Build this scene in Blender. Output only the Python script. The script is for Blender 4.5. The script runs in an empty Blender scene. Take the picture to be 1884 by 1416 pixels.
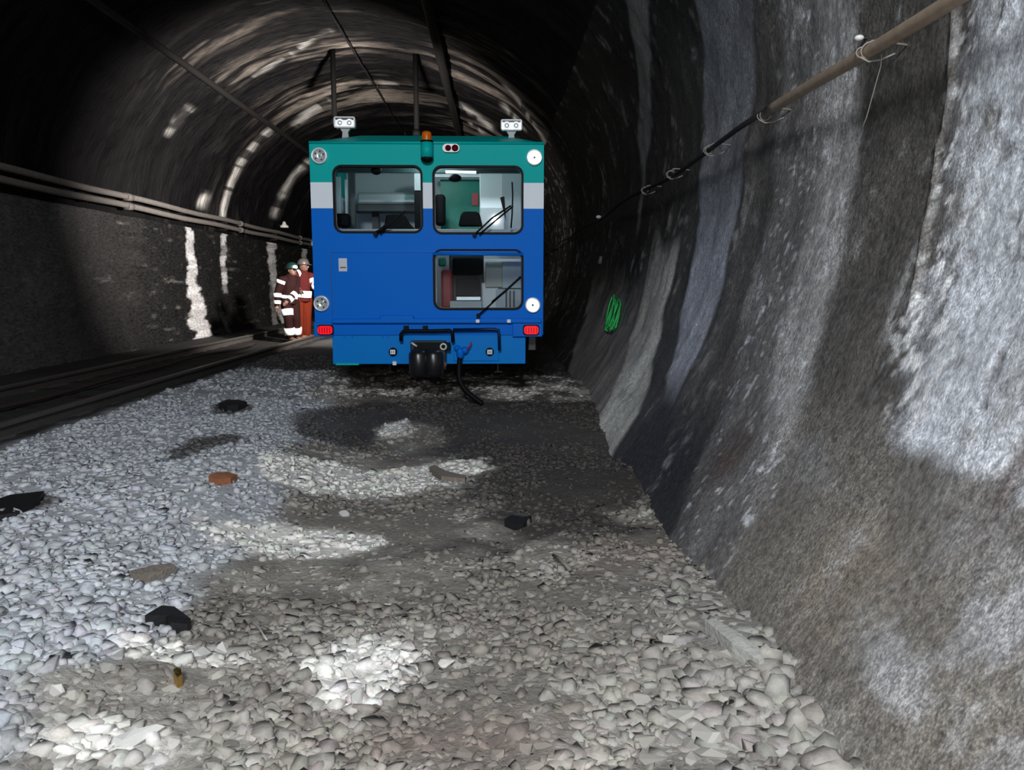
import bpy, bmesh, math, random
import numpy as np
from mathutils import Vector, Matrix, Euler, noise as mnoise
from mathutils.geometry import tessellate_polygon

sc = bpy.context.scene
COL = sc.collection
R = math.radians

# ------------------------------------------------------------------ camera
PW, PH, FPX = 1884, 1416, 1416.0
VPX, VPY = 910.0, 522.0                       # where the tunnel axis vanishes
PITCH = math.atan((PH / 2 - VPY) / FPX)
YAW = math.atan((PW / 2 - VPX) / FPX * math.cos(PITCH))
CAMZ = 1.40
cam_d = bpy.data.cameras.new('camera')
cam = bpy.data.objects.new('camera', cam_d)
COL.objects.link(cam)
cam.location = (0, 0, CAMZ)
cam.rotation_euler = Euler((math.pi / 2 - PITCH, 0, -YAW))
cam_d.sensor_width = 36.0
cam_d.lens = 36.0 * FPX / PW
cam_d.clip_start = 0.05
cam_d.clip_end = 300
sc.camera = cam
CR = cam.rotation_euler.to_matrix()

# ------------------------------------------------------------------ world, exposure, big lights
sc.view_settings.view_transform = 'Standard'
sc.view_settings.look = 'None'
sc.view_settings.exposure = 0.0
sc.view_settings.gamma = 1.0
sc.view_settings.use_curve_mapping = False
w = bpy.data.worlds.new('world')
sc.world = w
w.use_nodes = True
w.node_tree.nodes['Background'].inputs[0].default_value = (0.6, 0.7, 1.0, 1)
w.node_tree.nodes['Background'].inputs[1].default_value = 0.0035


def lamp(name, kind, loc, energy, color=(1, 1, 1), size=0.2, target=None, angle=None, blend=0.5):
    d = bpy.data.lights.new(name, kind)
    d.energy = energy
    d.color = color
    if kind == 'AREA':
        d.shape = 'DISK'
        d.size = size
    else:
        d.shadow_soft_size = size
    if kind == 'SPOT':
        d.spot_size = angle
        d.spot_blend = blend
    o = bpy.data.objects.new(name, d)
    COL.objects.link(o)
    o.location = loc
    if target is not None:
        o.rotation_euler = (Vector(target) - Vector(loc)).to_track_quat('-Z', 'Y').to_euler()
    return o


# unseen flood lamp added high behind the camera, and the phone's own flash
lamp('rear_fill_lamp', 'SPOT', (-0.7, -3.6, 5.2), 2650, (0.93, 0.97, 1.0), 0.8, (-1.6, 8, 0.9), R(120), 0.9)
lamp('phone_flash', 'SPOT', (0.02, -0.02, 1.50), 150, (1.0, 0.97, 0.93), 0.04, (0.15, 5, 0.75), R(125), 0.8)
# hidden lamp added behind the railcar to brighten left wall, vault and workers
lamp('hidden_fill_lamp', 'SPOT', (-1.7, 13.4, 2.7), 4300, (1.0, 0.93, 0.86), 0.15, (-5.4, 20.0, 4.0), R(138), 1.0)


# ------------------------------------------------------------------ pixel <-> world helpers
def ray(px, py):
    return CR @ Vector(((px - PW / 2) / FPX, -(py - PH / 2) / FPX, -1.0))


def at(px, py, Y):
    d = ray(px, py)
    return Vector((0, 0, CAMZ)) + d * (Y / d.y)


# ------------------------------------------------------------------ tunnel profile
ZR_K = [-0.4, 0.0, 0.5, 0.9, 1.4, 2.0, 2.7]
XR_K = [0.80, 0.98, 1.33, 1.55, 1.72, 1.83, 1.90]
ZL_K = [-0.4, 0.1, 0.6, 1.5, 2.7]
XL_K = [-6.72, -6.78, -6.93, -7.05, -7.10]
VCX, VCZ, VAR, VAL, VB = -2.8, 2.7, 4.7, 4.3, 3.6


def inside(x, z):
    if z < VCZ:
        return np.interp(z, ZL_K, XL_K) < x < np.interp(z, ZR_K, XR_K)
    a = VAR if x > VCX else VAL
    return ((x - VCX) / a) ** 2 + ((z - VCZ) / VB) ** 2 < 1


def tun(px, py):
    """point of the tunnel lining seen at a pixel"""
    d = ray(px, py)
    lo, hi = 0.3, 90.0
    for _ in range(50):
        t = (lo + hi) / 2
        p = Vector((0, 0, CAMZ)) + d * t
        if inside(p.x, p.z):
            lo = t
        else:
            hi = t
    return Vector((0, 0, CAMZ)) + d * lo


# ------------------------------------------------------------------ numpy noise
def _hash(ix, iy, seed):
    h = (ix.astype(np.int64) * 374761393 + iy.astype(np.int64) * 668265263 + seed * 974634777) & 0xFFFFFFFF
    h = ((h ^ (h >> 13)) * 1274126177) & 0xFFFFFFFF
    h = h ^ (h >> 16)
    return (h & 0xFFFF) / 65535.0


def vnoise(x, y, seed=0):
    ix, iy = np.floor(x), np.floor(y)
    fx, fy = x - ix, y - iy
    fx = fx * fx * (3 - 2 * fx)
    fy = fy * fy * (3 - 2 * fy)
    a = _hash(ix, iy, seed)
    b = _hash(ix + 1, iy, seed)
    c = _hash(ix, iy + 1, seed)
    d = _hash(ix + 1, iy + 1, seed)
    return (a + (b - a) * fx) * (1 - fy) + (c + (d - c) * fx) * fy


def fbm(x, y, seed=0, oct=4):
    s, a, t = 0, 0.5, 0
    for i in range(oct):
        s = s + a * vnoise(x, y, seed + i * 17)
        t += a
        a *= 0.5
        x, y = x * 2.03 + 3.1, y * 2.03 + 7.7
    return s / t


def sstep(a, b, x):
    t = np.clip((x - a) / (b - a), 0, 1)
    return t * t * (3 - 2 * t)


def lerp(a, b, t):
    return a + (b - a) * t


# ------------------------------------------------------------------ materials
def new_mat(name):
    m = bpy.data.materials.new(name)
    m.use_nodes = True
    nt = m.node_tree
    return m, nt, nt.nodes['Principled BSDF']


def mat(name, color, rough=0.5, metal=0.0, bump=0.0, scale=40.0, emit=None, strength=0.0, var=0.0, spec=0.3):
    m, nt, b = new_mat(name)
    b.inputs['Base Color'].default_value = (*color, 1)
    b.inputs['Roughness'].default_value = rough
    b.inputs['Metallic'].default_value = metal
    b.inputs['Specular IOR Level'].default_value = spec
    if emit:
        b.inputs['Emission Color'].default_value = (*emit, 1)
        b.inputs['Emission Strength'].default_value = strength
    if bump or var:
        tc = nt.nodes.new('ShaderNodeTexCoord')
        nz = nt.nodes.new('ShaderNodeTexNoise')
        nz.inputs['Scale'].default_value = scale
        nz.inputs['Detail'].default_value = 5
        nt.links.new(tc.outputs['Object'], nz.inputs['Vector'])
        if bump:
            bp = nt.nodes.new('ShaderNodeBump')
            bp.inputs['Strength'].default_value = bump
            bp.inputs['Distance'].default_value = 0.01
            nt.links.new(nz.outputs['Fac'], bp.inputs['Height'])
            nt.links.new(bp.outputs['Normal'], b.inputs['Normal'])
        if var:
            mx = nt.nodes.new('ShaderNodeMix')
            mx.data_type = 'RGBA'
            mx.inputs['A'].default_value = (*[c * (1 - var) for c in color], 1)
            mx.inputs['B'].default_value = (*[min(1, c * (1 + var)) for c in color], 1)
            nt.links.new(nz.outputs['Fac'], mx.inputs['Factor'])
            nt.links.new(mx.outputs['Result'], b.inputs['Base Color'])
    return m


def mat_attr(name, rough=(0.5, 0.9), nscale=30.0, namp=(0.55, 1.35), bump=0.5, bdist=0.02, stretch=(1, 1, 1), use_obj_color=False, spec=0.5, glint=0.0):
    """colour from the surface's own attribute (deposits, dirt) broken up by noise"""
    m, nt, b = new_mat(name)
    N, L = nt.nodes.new, nt.links.new
    if use_obj_color:
        src = N('ShaderNodeObjectInfo')
    else:
        src = N('ShaderNodeAttribute')
        src.attribute_name = 'Col'
    tc = N('ShaderNodeTexCoord')
    mp = N('ShaderNodeMapping')
    mp.inputs['Scale'].default_value = stretch
    L(tc.outputs['Object'], mp.inputs['Vector'])
    nz = N('ShaderNodeTexNoise')
    nz.inputs['Scale'].default_value = nscale
    nz.inputs['Detail'].default_value = 7
    nz.inputs['Roughness'].default_value = 0.65
    L(mp.outputs['Vector'], nz.inputs['Vector'])
    mr = N('ShaderNodeMapRange')
    mr.inputs['From Min'].default_value = 0.3
    mr.inputs['From Max'].default_value = 0.7
    mr.inputs['To Min'].default_value = namp[0]
    mr.inputs['To Max'].default_value = namp[1]
    L(nz.outputs['Fac'], mr.inputs['Value'])
    nf = N('ShaderNodeTexNoise')
    nf.inputs['Scale'].default_value = nscale * 3.1
    nf.inputs['Detail'].default_value = 3
    L(mp.outputs['Vector'], nf.inputs['Vector'])
    mf = N('ShaderNodeMapRange')
    mf.inputs['From Min'].default_value = 0.40
    mf.inputs['From Max'].default_value = 0.72
    mf.inputs['To Min'].default_value = 1.0 - 0.6 * glint
    mf.inputs['To Max'].default_value = 1.0 + 1.6 * glint
    L(nf.outputs['Fac'], mf.inputs['Value'])
    if glint:                                        # sparkle painted into the colour as bright specks, in patches
        npch = N('ShaderNodeTexNoise')
        npch.inputs['Scale'].default_value = 1.7
        npch.inputs['Detail'].default_value = 2
        L(tc.outputs['Object'], npch.inputs['Vector'])
        mpch = N('ShaderNodeMapRange')
        mpch.inputs['From Min'].default_value = 0.38
        mpch.inputs['From Max'].default_value = 0.62
        mpch.inputs['To Min'].default_value = 1.0
        mpch.inputs['To Max'].default_value = 1.0 + 2.6 * glint
        L(npch.outputs['Fac'], mpch.inputs['Value'])
        L(mpch.outputs['Result'], mf.inputs['To Max'])
    mm = N('ShaderNodeMath')
    mm.operation = 'MULTIPLY'
    L(mr.outputs['Result'], mm.inputs[0])
    L(mf.outputs['Result'], mm.inputs[1])
    vm = N('ShaderNodeVectorMath')
    vm.operation = 'SCALE'
    L(src.outputs['Color'], vm.inputs[0])
    L(mm.outputs['Value'], vm.inputs['Scale'])
    L(vm.outputs['Vector'], b.inputs['Base Color'])
    rr = N('ShaderNodeMapRange')
    rr.inputs['From Min'].default_value = 0.35
    rr.inputs['From Max'].default_value = 0.65
    rr.inputs['To Min'].default_value = rough[0]
    rr.inputs['To Max'].default_value = rough[1]
    L(nz.outputs['Fac'], rr.inputs['Value'])
    L(rr.outputs['Result'], b.inputs['Roughness'])
    b.inputs['Specular IOR Level'].default_value = spec
    bp = N('ShaderNodeBump')
    bp.inputs['Strength'].default_value = bump
    bp.inputs['Distance'].default_value = bdist
    L(nz.outputs['Fac'], bp.inputs['Height'])
    L(bp.outputs['Normal'], b.inputs['Normal'])
    return m


# ------------------------------------------------------------------ mesh builder
class MB:
    def __init__(s):
        s.v, s.f, s.sm = [], [], []

    def add(s, vs, fs, smooth=False):
        o = len(s.v)
        s.v += [tuple(v) for v in vs]
        s.f += [tuple(i + o for i in f) for f in fs]
        s.sm += [smooth] * len(fs)
        return s

    def box(s, a, b):
        x0, x1 = sorted((a[0], b[0]))
        y0, y1 = sorted((a[1], b[1]))
        z0, z1 = sorted((a[2], b[2]))
        v = [(x, y, z) for z in (z0, z1) for y in (y0, y1) for x in (x0, x1)]
        return s.add(v, [(0, 2, 3, 1), (4, 5, 7, 6), (0, 1, 5, 4), (2, 6, 7, 3), (0, 4, 6, 2), (1, 3, 7, 5)])

    def pbox(s, px0, py0, px1, py1, Y, depth):
        """box whose front face spans two points given on the plane at distance Y"""
        a, b = at(px0, py0, Y), at(px1, py1, Y)
        return s.box((a.x, Y, a.z), (b.x, Y + depth, b.z))

    def tube(s, pts, r, n=10, caps=True):
        pts = [Vector(p) for p in pts]
        rs = r if isinstance(r, (list, tuple)) else [r] * len(pts)
        vs, fs = [], []
        up = None
        for i, p in enumerate(pts):
            t = (pts[min(i + 1, len(pts) - 1)] - pts[max(i - 1, 0)]).normalized()
            if up is None:
                up = t.cross(Vector((0, 0, 1)))
                if up.length < 1e-3:
                    up = t.cross(Vector((1, 0, 0)))
            up = (up - t * up.dot(t)).normalized()
            sd = t.cross(up)
            for k in range(n):
                a = 2 * math.pi * k / n
                vs.append(p + (up * math.cos(a) + sd * math.sin(a)) * rs[i])
        for i in range(len(pts) - 1):
            for k in range(n):
                a, b = i * n + k, i * n + (k + 1) % n
                fs.append((a, b, b + n, a + n))
        s.add(vs, fs, True)
        if caps:
            m = len(pts) - 1
            o = len(s.v) - len(vs)
            s.f += [tuple(o + k for k in range(n))[::-1], tuple(o + m * n + k for k in range(n))]
            s.sm += [False, False]
        return s

    def cyl(s, p0, p1, r, n=20):
        return s.tube([p0, p1], r, n)

    def lathe(s, origin, axis, prof, n=24):
        """prof: list of (distance along axis, radius)"""
        ax = Vector(axis).normalized()
        u = ax.cross(Vector((0, 0, 1)))
        if u.length < 1e-3:
            u = Vector((1, 0, 0))
        u.normalize()
        v = ax.cross(u)
        O = Vector(origin)
        vs, fs = [], []
        for (h, r) in prof:
            for k in range(n):
                a = 2 * math.pi * k / n
                vs.append(O + ax * h + (u * math.cos(a) + v * math.sin(a)) * max(r, 1e-4))
        for i in range(len(prof) - 1):
            for k in range(n):
                a, b = i * n + k, i * n + (k + 1) % n
                fs.append((a, b, b + n, a + n))
        return s.add(vs, fs, True)

    def sphere(s, c, r, sx=1, sy=1, sz=1, n=14, m=9):
        vs, fs = [], []
        for i in range(m + 1):
            th = math.pi * i / m
            for k in range(n):
                a = 2 * math.pi * k / n
                vs.append((c[0] + r * sx * math.sin(th) * math.cos(a), c[1] + r * sy * math.sin(th) * math.sin(a), c[2] + r * sz * math.cos(th)))
        for i in range(m):
            for k in range(n):
                a, b = i * n + k, i * n + (k + 1) % n
                fs.append((a, a + n, b + n, b))
        return s.add(vs, fs, True)

    def torus(s, c, axis, R_, r, n=20, m=8):
        ax = Vector(axis).normalized()
        u = ax.cross(Vector((0, 0, 1)))
        if u.length < 1e-3:
            u = Vector((1, 0, 0))
        u.normalize()
        v = ax.cross(u)
        vs, fs = [], []
        for i in range(n):
            a = 2 * math.pi * i / n
            d = u * math.cos(a) + v * math.sin(a)
            for k in range(m):
                b = 2 * math.pi * k / m
                vs.append(Vector(c) + d * (R_ + r * math.cos(b)) + ax * (r * math.sin(b)))
        for i in range(n):
            for k in range(m):
                fs.append((i * m + k, i * m + (k + 1) % m, ((i + 1) % n) * m + (k + 1) % m, ((i + 1) % n) * m + k))
        return s.add(vs, fs, True)

    def plate(s, loops, y0, y1):
        """XZ polygon with holes, extruded from y0 to y1 (y0 is the face towards the camera)"""
        flat = [p for l in loops for p in l]
        tris = tessellate_polygon([[Vector((p[0], p[1], 0)) for p in l] for l in loops])
        n = len(flat)
        vs = [(p[0], y0, p[1]) for p in flat] + [(p[0], y1, p[1]) for p in flat]
        fs = []
        for t in tris:
            a, b, c = (Vector((*flat[i], 0)) for i in t)
            ccw = (b - a).cross(c - a).z > 0
            t = tuple(t) if ccw else tuple(t)[::-1]
            fs.append(t)
            fs.append(tuple(i + n for i in t)[::-1])
        o = 0
        for li, l in enumerate(loops):
            m = len(l)
            ar = sum(l[i][0] * l[(i + 1) % m][1] - l[(i + 1) % m][0] * l[i][1] for i in range(m))
            for i in range(m):
                a, b = o + i, o + (i + 1) % m
                q = (a, a + n, b + n, b)
                if (ar < 0) != (li > 0):
                    q = q[::-1]
                fs.append(q)
            o += m
        return s.add(vs, fs)

    def build(s, name, material, parent=None, loc=None, bevel=0.0, origin=None):
        me = bpy.data.meshes.new(name)
        off = Vector(origin) if origin is not None else Vector((0, 0, 0))
        if parent is not None:
            q = parent
            while q is not None:
                off = off + q.location
                q = q.parent
        me.from_pydata([tuple(Vector(v) - off) for v in s.v], [], s.f)
        me.polygons.foreach_set('use_smooth', s.sm)
        mats = material if isinstance(material, (list, tuple)) else [material]
        for m in mats:
            me.materials.append(m)
        me.update()
        o = bpy.data.objects.new(name, me)
        COL.objects.link(o)
        if origin is not None:
            o.location = origin
        if parent is not None:
            o.parent = parent
        if bevel:
            bv = o.modifiers.new('bevel', 'BEVEL')
            bv.width = bevel
            bv.segments = 2
            bv.limit_method = 'ANGLE'
        return o


def tag(o, label=None, cat=None, group=None, kind=None):
    for k, v in (('label', label), ('category', cat), ('group', group), ('kind', kind)):
        if v:
            o[k] = v
    return o


def thing(name, loc, label, cat, group=None):
    o = bpy.data.objects.new(name, None)
    COL.objects.link(o)
    o.location = loc
    o.empty_display_size = 0.1
    return tag(o, label, cat, group)


def rrect(x0, z0, x1, z1, r, n=6):
    if x0 > x1:
        x0, x1 = x1, x0
    if z0 > z1:
        z0, z1 = z1, z0
    pts = []
    for cx, cz, a0 in ((x1 - r, z1 - r, 0), (x0 + r, z1 - r, 90), (x0 + r, z0 + r, 180), (x1 - r, z0 + r, 270)):
        for k in range(n + 1):
            a = R(a0 + 90 * k / n)
            pts.append((cx + r * math.cos(a), cz + r * math.sin(a)))
    return pts


def grid_mesh(name, V, nu, nv, col, material, flip=False, smooth=True):
    """V: (nu*nv,3) array, index = i*nv+j"""
    i, j = np.meshgrid(np.arange(nu - 1), np.arange(nv - 1), indexing='ij')
    a = (i * nv + j).ravel()
    q = np.stack([a, a + 1, a + nv + 1, a + nv], 1)
    if flip:
        q = q[:, ::-1]
    me = bpy.data.meshes.new(name)
    me.vertices.add(len(V))
    me.vertices.foreach_set('co', V.astype(np.float32).ravel())
    me.loops.add(q.size)
    me.loops.foreach_set('vertex_index', q.astype(np.int32).ravel())
    me.polygons.add(len(q))
    me.polygons.foreach_set('loop_start', np.arange(0, q.size, 4, dtype=np.int32))
    me.polygons.foreach_set('use_smooth', np.full(len(q), smooth))
    me.update(calc_edges=True)
    me.materials.append(material)
    at_ = me.attributes.new('Col', 'FLOAT_COLOR', 'POINT')
    c4 = np.ones((len(V), 4), np.float32)
    c4[:, :3] = np.clip(col, 0.002, 0.9)
    at_.data.foreach_set('color', c4.ravel())
    o = bpy.data.objects.new(name, me)
    COL.objects.link(o)
    return o


def c3(*c):
    return np.array(c, float)[None, :]


# ------------------------------------------------------------------ RIGHT WALL
def edge(pts):
    """polyline of pixels -> Y of the edge as a function of height on the wall"""
    P = sorted([tun(*p) for p in pts], key=lambda p: p.z)
    return lambda z: np.interp(z, [p.z for p in P], [p.y for p in P])


def band(Y, Z, left, right, soft=0.06, wob=None):
    yl, yr = edge(left)(Z), edge(right)(Z)          # left edge in the picture is farther away
    w_ = 0 if wob is None else wob
    s_ = soft * np.maximum(yr, 1.0)
    return sstep(-s_, s_, (Y + w_) - yr) * sstep(-s_, s_, yl - (Y + w_))


Yr = np.concatenate([np.linspace(-6, 0.9, 40), np.exp(np.linspace(math.log(1.0), math.log(60), 720))])
ZTOP = 4.6
Zr = np.linspace(-0.30, ZTOP, 340)
YY, ZZ = np.meshgrid(Yr, Zr, indexing='ij')
YY, ZZ = YY.ravel(), ZZ.ravel()
n_lo = fbm(YY * 0.9, ZZ * 0.9, 3)
n_md = fbm(YY * 4, ZZ * 3, 5)
n_hi = fbm(YY * 14, ZZ * 12, 9)
n_st = fbm(YY * 9, ZZ * 0.8, 21)                 # vertical drip streaks
wob = (fbm(YY * 3, ZZ * 2.5, 31) - 0.5) * 0.22 * np.maximum(YY, 1) * 0.45

base = c3(0.105, 0.098, 0.092) * np.ones((len(YY), 1))
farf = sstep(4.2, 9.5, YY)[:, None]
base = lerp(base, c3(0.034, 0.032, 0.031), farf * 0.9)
base = lerp(base, c3(0.008, 0.0075, 0.0075), np.maximum(sstep(8.5, 12, YY), sstep(2.9, 4.3, ZZ) * sstep(3.5, 6.0, YY))[:, None])  # sooty far and upper wall, darkened further to offset lamp spill
base = base * (0.7 + 0.6 * n_st[:, None]) * (0.75 + 0.5 * n_lo[:, None])


def paint(col, m, c):
    return lerp(col, c * np.ones_like(col), np.clip(m, 0, 1)[:, None])


# brown grey silt on the lower part near the camera
lowb = sstep(1.05, 0.45, ZZ + (n_md - 0.5) * 0.3) * sstep(4.4, 3.2, YY)
col = paint(base, lowb * 0.75, c3(0.20, 0.185, 0.165))
# dark damp skirting
damp = sstep(0.75, 0.30, ZZ + (n_md - 0.5) * 0.4) * sstep(3.1, 3.9, YY + (n_md - .5) * .8) * sstep(6.6, 5.6, YY)
col = paint(col, damp * 0.9, c3(0.030, 0.030, 0.033))
# pale sprayed concrete beyond
m5 = band(YY, ZZ, [(1105, 300), (1100, 430), (1085, 540), (1060, 620), (1042, 690), (1030, 720)],
          [(1215, 330), (1205, 430), (1185, 520), (1160, 620), (1125, 730), (1100, 800)], 0.02, wob * 0.5) * sstep(1.75, 0.8, ZZ + (n_md - .5) * .5)
col = paint(col, m5 * 0.85 * (0.5 + 0.9 * n_st), c3(0.33, 0.31, 0.30))
m4 = band(YY, ZZ, [(1215, 330), (1205, 430), (1185, 520), (1160, 620), (1125, 730), (1088, 800)],
          [(1268, 330), (1250, 440), (1222, 560), (1198, 660), (1168, 760), (1122, 835)], 0.012, wob * 0.25) * sstep(1.95, 1.45, ZZ + (n_md - .5) * .7)
col = paint(col, m4 * (0.6 + 0.55 * n_st), c3(0.66, 0.65, 0.61))
# bluish lime band
m3 = band(YY, ZZ, [(1278, 5), (1290, 200), (1288, 330), (1270, 480), (1250, 590), (1228, 700), (1215, 760)],
          [(1388, 5), (1382, 200), (1368, 340), (1342, 490), (1318, 580), (1270, 680), (1225, 770)], 0.01, wob * 0.25)
m3 = m3 * sstep(0.45, 0.75, ZZ) * (0.35 + 0.65 * sstep(2.3, 1.55, ZZ))
col = paint(col, m3 * (0.45 + 0.9 * n_md), c3(0.52, 0.55, 0.64))
# grey streak high on the wall
m6 = band(YY, ZZ, [(1155, 5), (1172, 120), (1172, 250), (1180, 310)], [(1193, 5), (1198, 150), (1196, 260), (1186, 315)], 0.01, wob * 0.2)
col = paint(col, m6 * sstep(1.95, 2.2, ZZ) * 0.8, c3(0.30, 0.30, 0.30))
# broad crystalline grey band
m2 = band(YY, ZZ, [(1428, 5), (1430, 250), (1412, 430), (1376, 580), (1330, 740), (1280, 870), (1235, 980)],
          [(1556, 5), (1562, 300), (1548, 450), (1522, 560), (1500, 650), (1468, 800), (1430, 920)], 0.022, wob * 0.5)
r2 = band(YY, ZZ, [(1500, 5), (1502, 250), (1490, 430), (1450, 580), (1425, 700), (1400, 830)],
          [(1556, 5), (1562, 300), (1548, 450), (1522, 560), (1500, 650), (1468, 800)], 0.03, wob * 0.5)
col = paint(col, m2 * (0.30 + 0.5 * n_md), c3(0.24, 0.235, 0.24))
col = paint(col, np.clip(r2 * (0.2 + 0.9 * n_hi), 0, 1) * sstep(0.5, 0.9, ZZ), c3(0.52, 0.52, 0.53))
gl2 = m2 * sstep(0.68, 0.78, fbm(YY * 30, ZZ * 16, 77, 3))
col = paint(col, gl2 * 0.7, c3(0.7, 0.72, 0.78))
# thick white lime curtain nearest the camera
e1 = edge([(1808, 5), (1770, 180), (1745, 400), (1716, 560), (1692, 700), (1668, 860), (1648, 940)])(ZZ)
zlow = edge([(1648, 940), (1884, 965)])
zb = 0.80
m1 = sstep(0.16, -0.16, YY + wob * 0.8 + (n_hi - 0.5) * 0.25 - e1) * sstep(zb - 0.04, zb + 0.06, ZZ + (n_md - 0.5) * 0.16)
pit = sstep(0.56, 0.66, fbm(YY * 11, ZZ * 8, 55, 5))
col = paint(col, m1 * (1 - 0.55 * pit), c3(0.60, 0.635, 0.70) * 1.0)
rim = np.exp(-((YY + wob * 0.8 - e1 - 0.02) / 0.16) ** 2) * sstep(zb, zb + 0.15, ZZ) * sstep(0.54, 0.68, fbm(YY * 24, ZZ * 18, 91, 3))
col = paint(col, rim, c3(0.85, 0.87, 0.9))
low2 = sstep(0.50, 0.60, fbm(YY * 8, ZZ * 7, 61, 4)) * sstep(2.9, 1.9, YY) * sstep(0.1, 0.4, ZZ)
col = paint(col, low2 * 0.35, c3(0.40, 0.41, 0.44))
for (px, py, sy, sz, cc) in ((1640, 1235, 0.20, 0.10, (0.40, 0.41, 0.44)), (1780, 1000, 0.30, 0.12, (0.30, 0.30, 0.31)), (1560, 1060, 0.30, 0.25, (0.235, 0.205, 0.17)), (1480, 850, 0.35, 0.14, (0.25, 0.25, 0.255)), (1850, 1150, 0.12, 0.1, (0.36, 0.37, 0.40)), (1540, 1350, 0.2, 0.1, (0.26, 0.255, 0.24))):
    p = tun(px, py)
    g = np.exp(-((YY - p.y) / sy) ** 2 - ((ZZ - p.z) / sz) ** 2)
    col = paint(col, sstep(0.15, 0.95, g + (n_md - .5) * 1.1 + (n_hi - .5) * 0.9) * 0.6, c3(*cc))
# narrow raised ridge of deposit
er = edge([(1745, 5), (1742, 100), (1738, 170), (1728, 240), (1716, 265), (1712, 350), (1700, 420), (1690, 520), (1672, 620)])(ZZ)
ridge = np.exp(-((YY + wob * 0.12 - er) / 0.022) ** 2) * sstep(1.15, 1.4, ZZ)
col = paint(col, ridge * 0.6, c3(0.36, 0.34, 0.32))
# rust stains
for (px, py, sy, sz) in ((1345, 835, 0.22, 0.16), (1884, 850, 0.05, 0.22)):
    p = tun(px, py)
    g = np.exp(-((YY - p.y) / sy) ** 2 - ((ZZ - p.z) / sz) ** 2)
    col = paint(col, g * 0.75 * (0.4 + n_hi), c3(0.085, 0.050, 0.036))
XX = np.where(ZZ < VCZ, np.interp(ZZ, ZR_K, XR_K), VCX + VAR * np.sqrt(np.clip(1 - ((ZZ - VCZ) / VB) ** 2, 0, 1)))
disp = (n_lo - .5) * 0.10 + (n_md - .5) * 0.03 + (m1 + 0.4 * m2) * (0.008 + 0.012 * (n_hi - .5) - 0.010 * pit) + ridge * 0.02
disp = disp * sstep(0.2, 1.2, np.abs(YY) + 0.3)
XX = XX - disp
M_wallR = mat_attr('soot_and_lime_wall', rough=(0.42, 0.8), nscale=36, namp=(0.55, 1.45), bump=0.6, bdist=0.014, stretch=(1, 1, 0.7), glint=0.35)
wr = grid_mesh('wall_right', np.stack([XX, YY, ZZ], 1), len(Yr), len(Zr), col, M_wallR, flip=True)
tag(wr, kind='structure')

# ------------------------------------------------------------------ VAULT + LEFT WALL
M_vault = mat_attr('sooty_vault', rough=(0.4, 0.8), nscale=7, namp=(0.3, 1.8), bump=0.8, bdist=0.05, stretch=(0.5, 2.6, 0.5), spec=0.15)
M_wallL = mat_attr('sooty_brick_wall', rough=(0.4, 0.8), nscale=12, namp=(0.5, 1.5), bump=0.7, bdist=0.03, stretch=(1, 0.8, 2.5))
Yv = np.concatenate([np.linspace(-6, 2.9, 24), np.exp(np.linspace(math.log(3.0), math.log(70), 620))])


def ring(Y, pts_y, width, soft):
    return np.exp(-np.abs((Y - pts_y) / width) ** soft)


# vault
Th = np.linspace(math.asin((ZTOP - VCZ) / VB), math.pi, 190)
YY, TT = np.meshgrid(Yv, Th, indexing='ij')
YY, TT = YY.ravel(), TT.ravel()
a_ = np.where(TT < math.pi / 2, VAR, VAL)
S = TT * 4.3
st = fbm(YY * 3.2, S * 0.45, 101, 5)             # streaks run round the ring
st2 = fbm(YY * 9, S * 0.9, 131, 4)
bl = fbm(YY * 0.9, S * 0.6, 111, 4)
col = c3(0.0055, 0.005, 0.006) * (0.5 + 1.0 * st[:, None]) * (0.45 + 0.55 * sstep(11, 16, YY))[:, None]  # nearer vault made darker in colour to counter the lamps
col = lerp(col, c3(0.008, 0.0075, 0.0075) * (0.6 + 0.8 * st[:, None]), np.exp(-np.clip(TT - Th[0], 0, 9) / 0.3)[:, None])
crown = np.exp(-(np.abs(TT - 1.36 + (bl - .5) * 0.25) / 0.19) ** 3) * sstep(24, 18, YY)
# lime rings, placed by distance along the tunnel
patch = np.zeros(len(YY))
for (pxs, wd, amp) in (((430, 55), 0.5, 0.30), ((470, 120), 0.6, 0.38), ((610, 165), 0.9, 0.9), ((850, 60), 0.7, 0.45), ((890, 150), 1.3, 0.5), ((690, 90), 0.5, 0.8), ((690, 175), 1.0, 0.8), ((920, 260), 1.6, 0.7), ((690, 20), 0.35, 0.5)):
    p = tun(*pxs)
    th0 = math.atan2((p.z - VCZ) / VB, (p.x - VCX) / (VAR if p.x > VCX else VAL))
    g = ring(YY, p.y, wd, 2.0) * np.exp(-((TT - th0) / 0.42) ** 2)
    patch = np.maximum(patch, amp * g)
patch = patch * (1 - 0.85 * crown) * sstep(0.50, 0.64, st * 0.55 + st2 * 0.45 + 0.10 * patch)
col = paint(col, patch * 0.95, c3(0.34, 0.295, 0.255))
# faint streaks everywhere far from the crown soot
gen = sstep(0.60, 0.74, st * 0.7 + bl * 0.3) * sstep(14, 18, YY) * (1 - np.exp(-((TT - 1.75) / 0.22) ** 2))
col = paint(col, gen * 0.3, c3(0.09, 0.08, 0.072))
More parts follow.
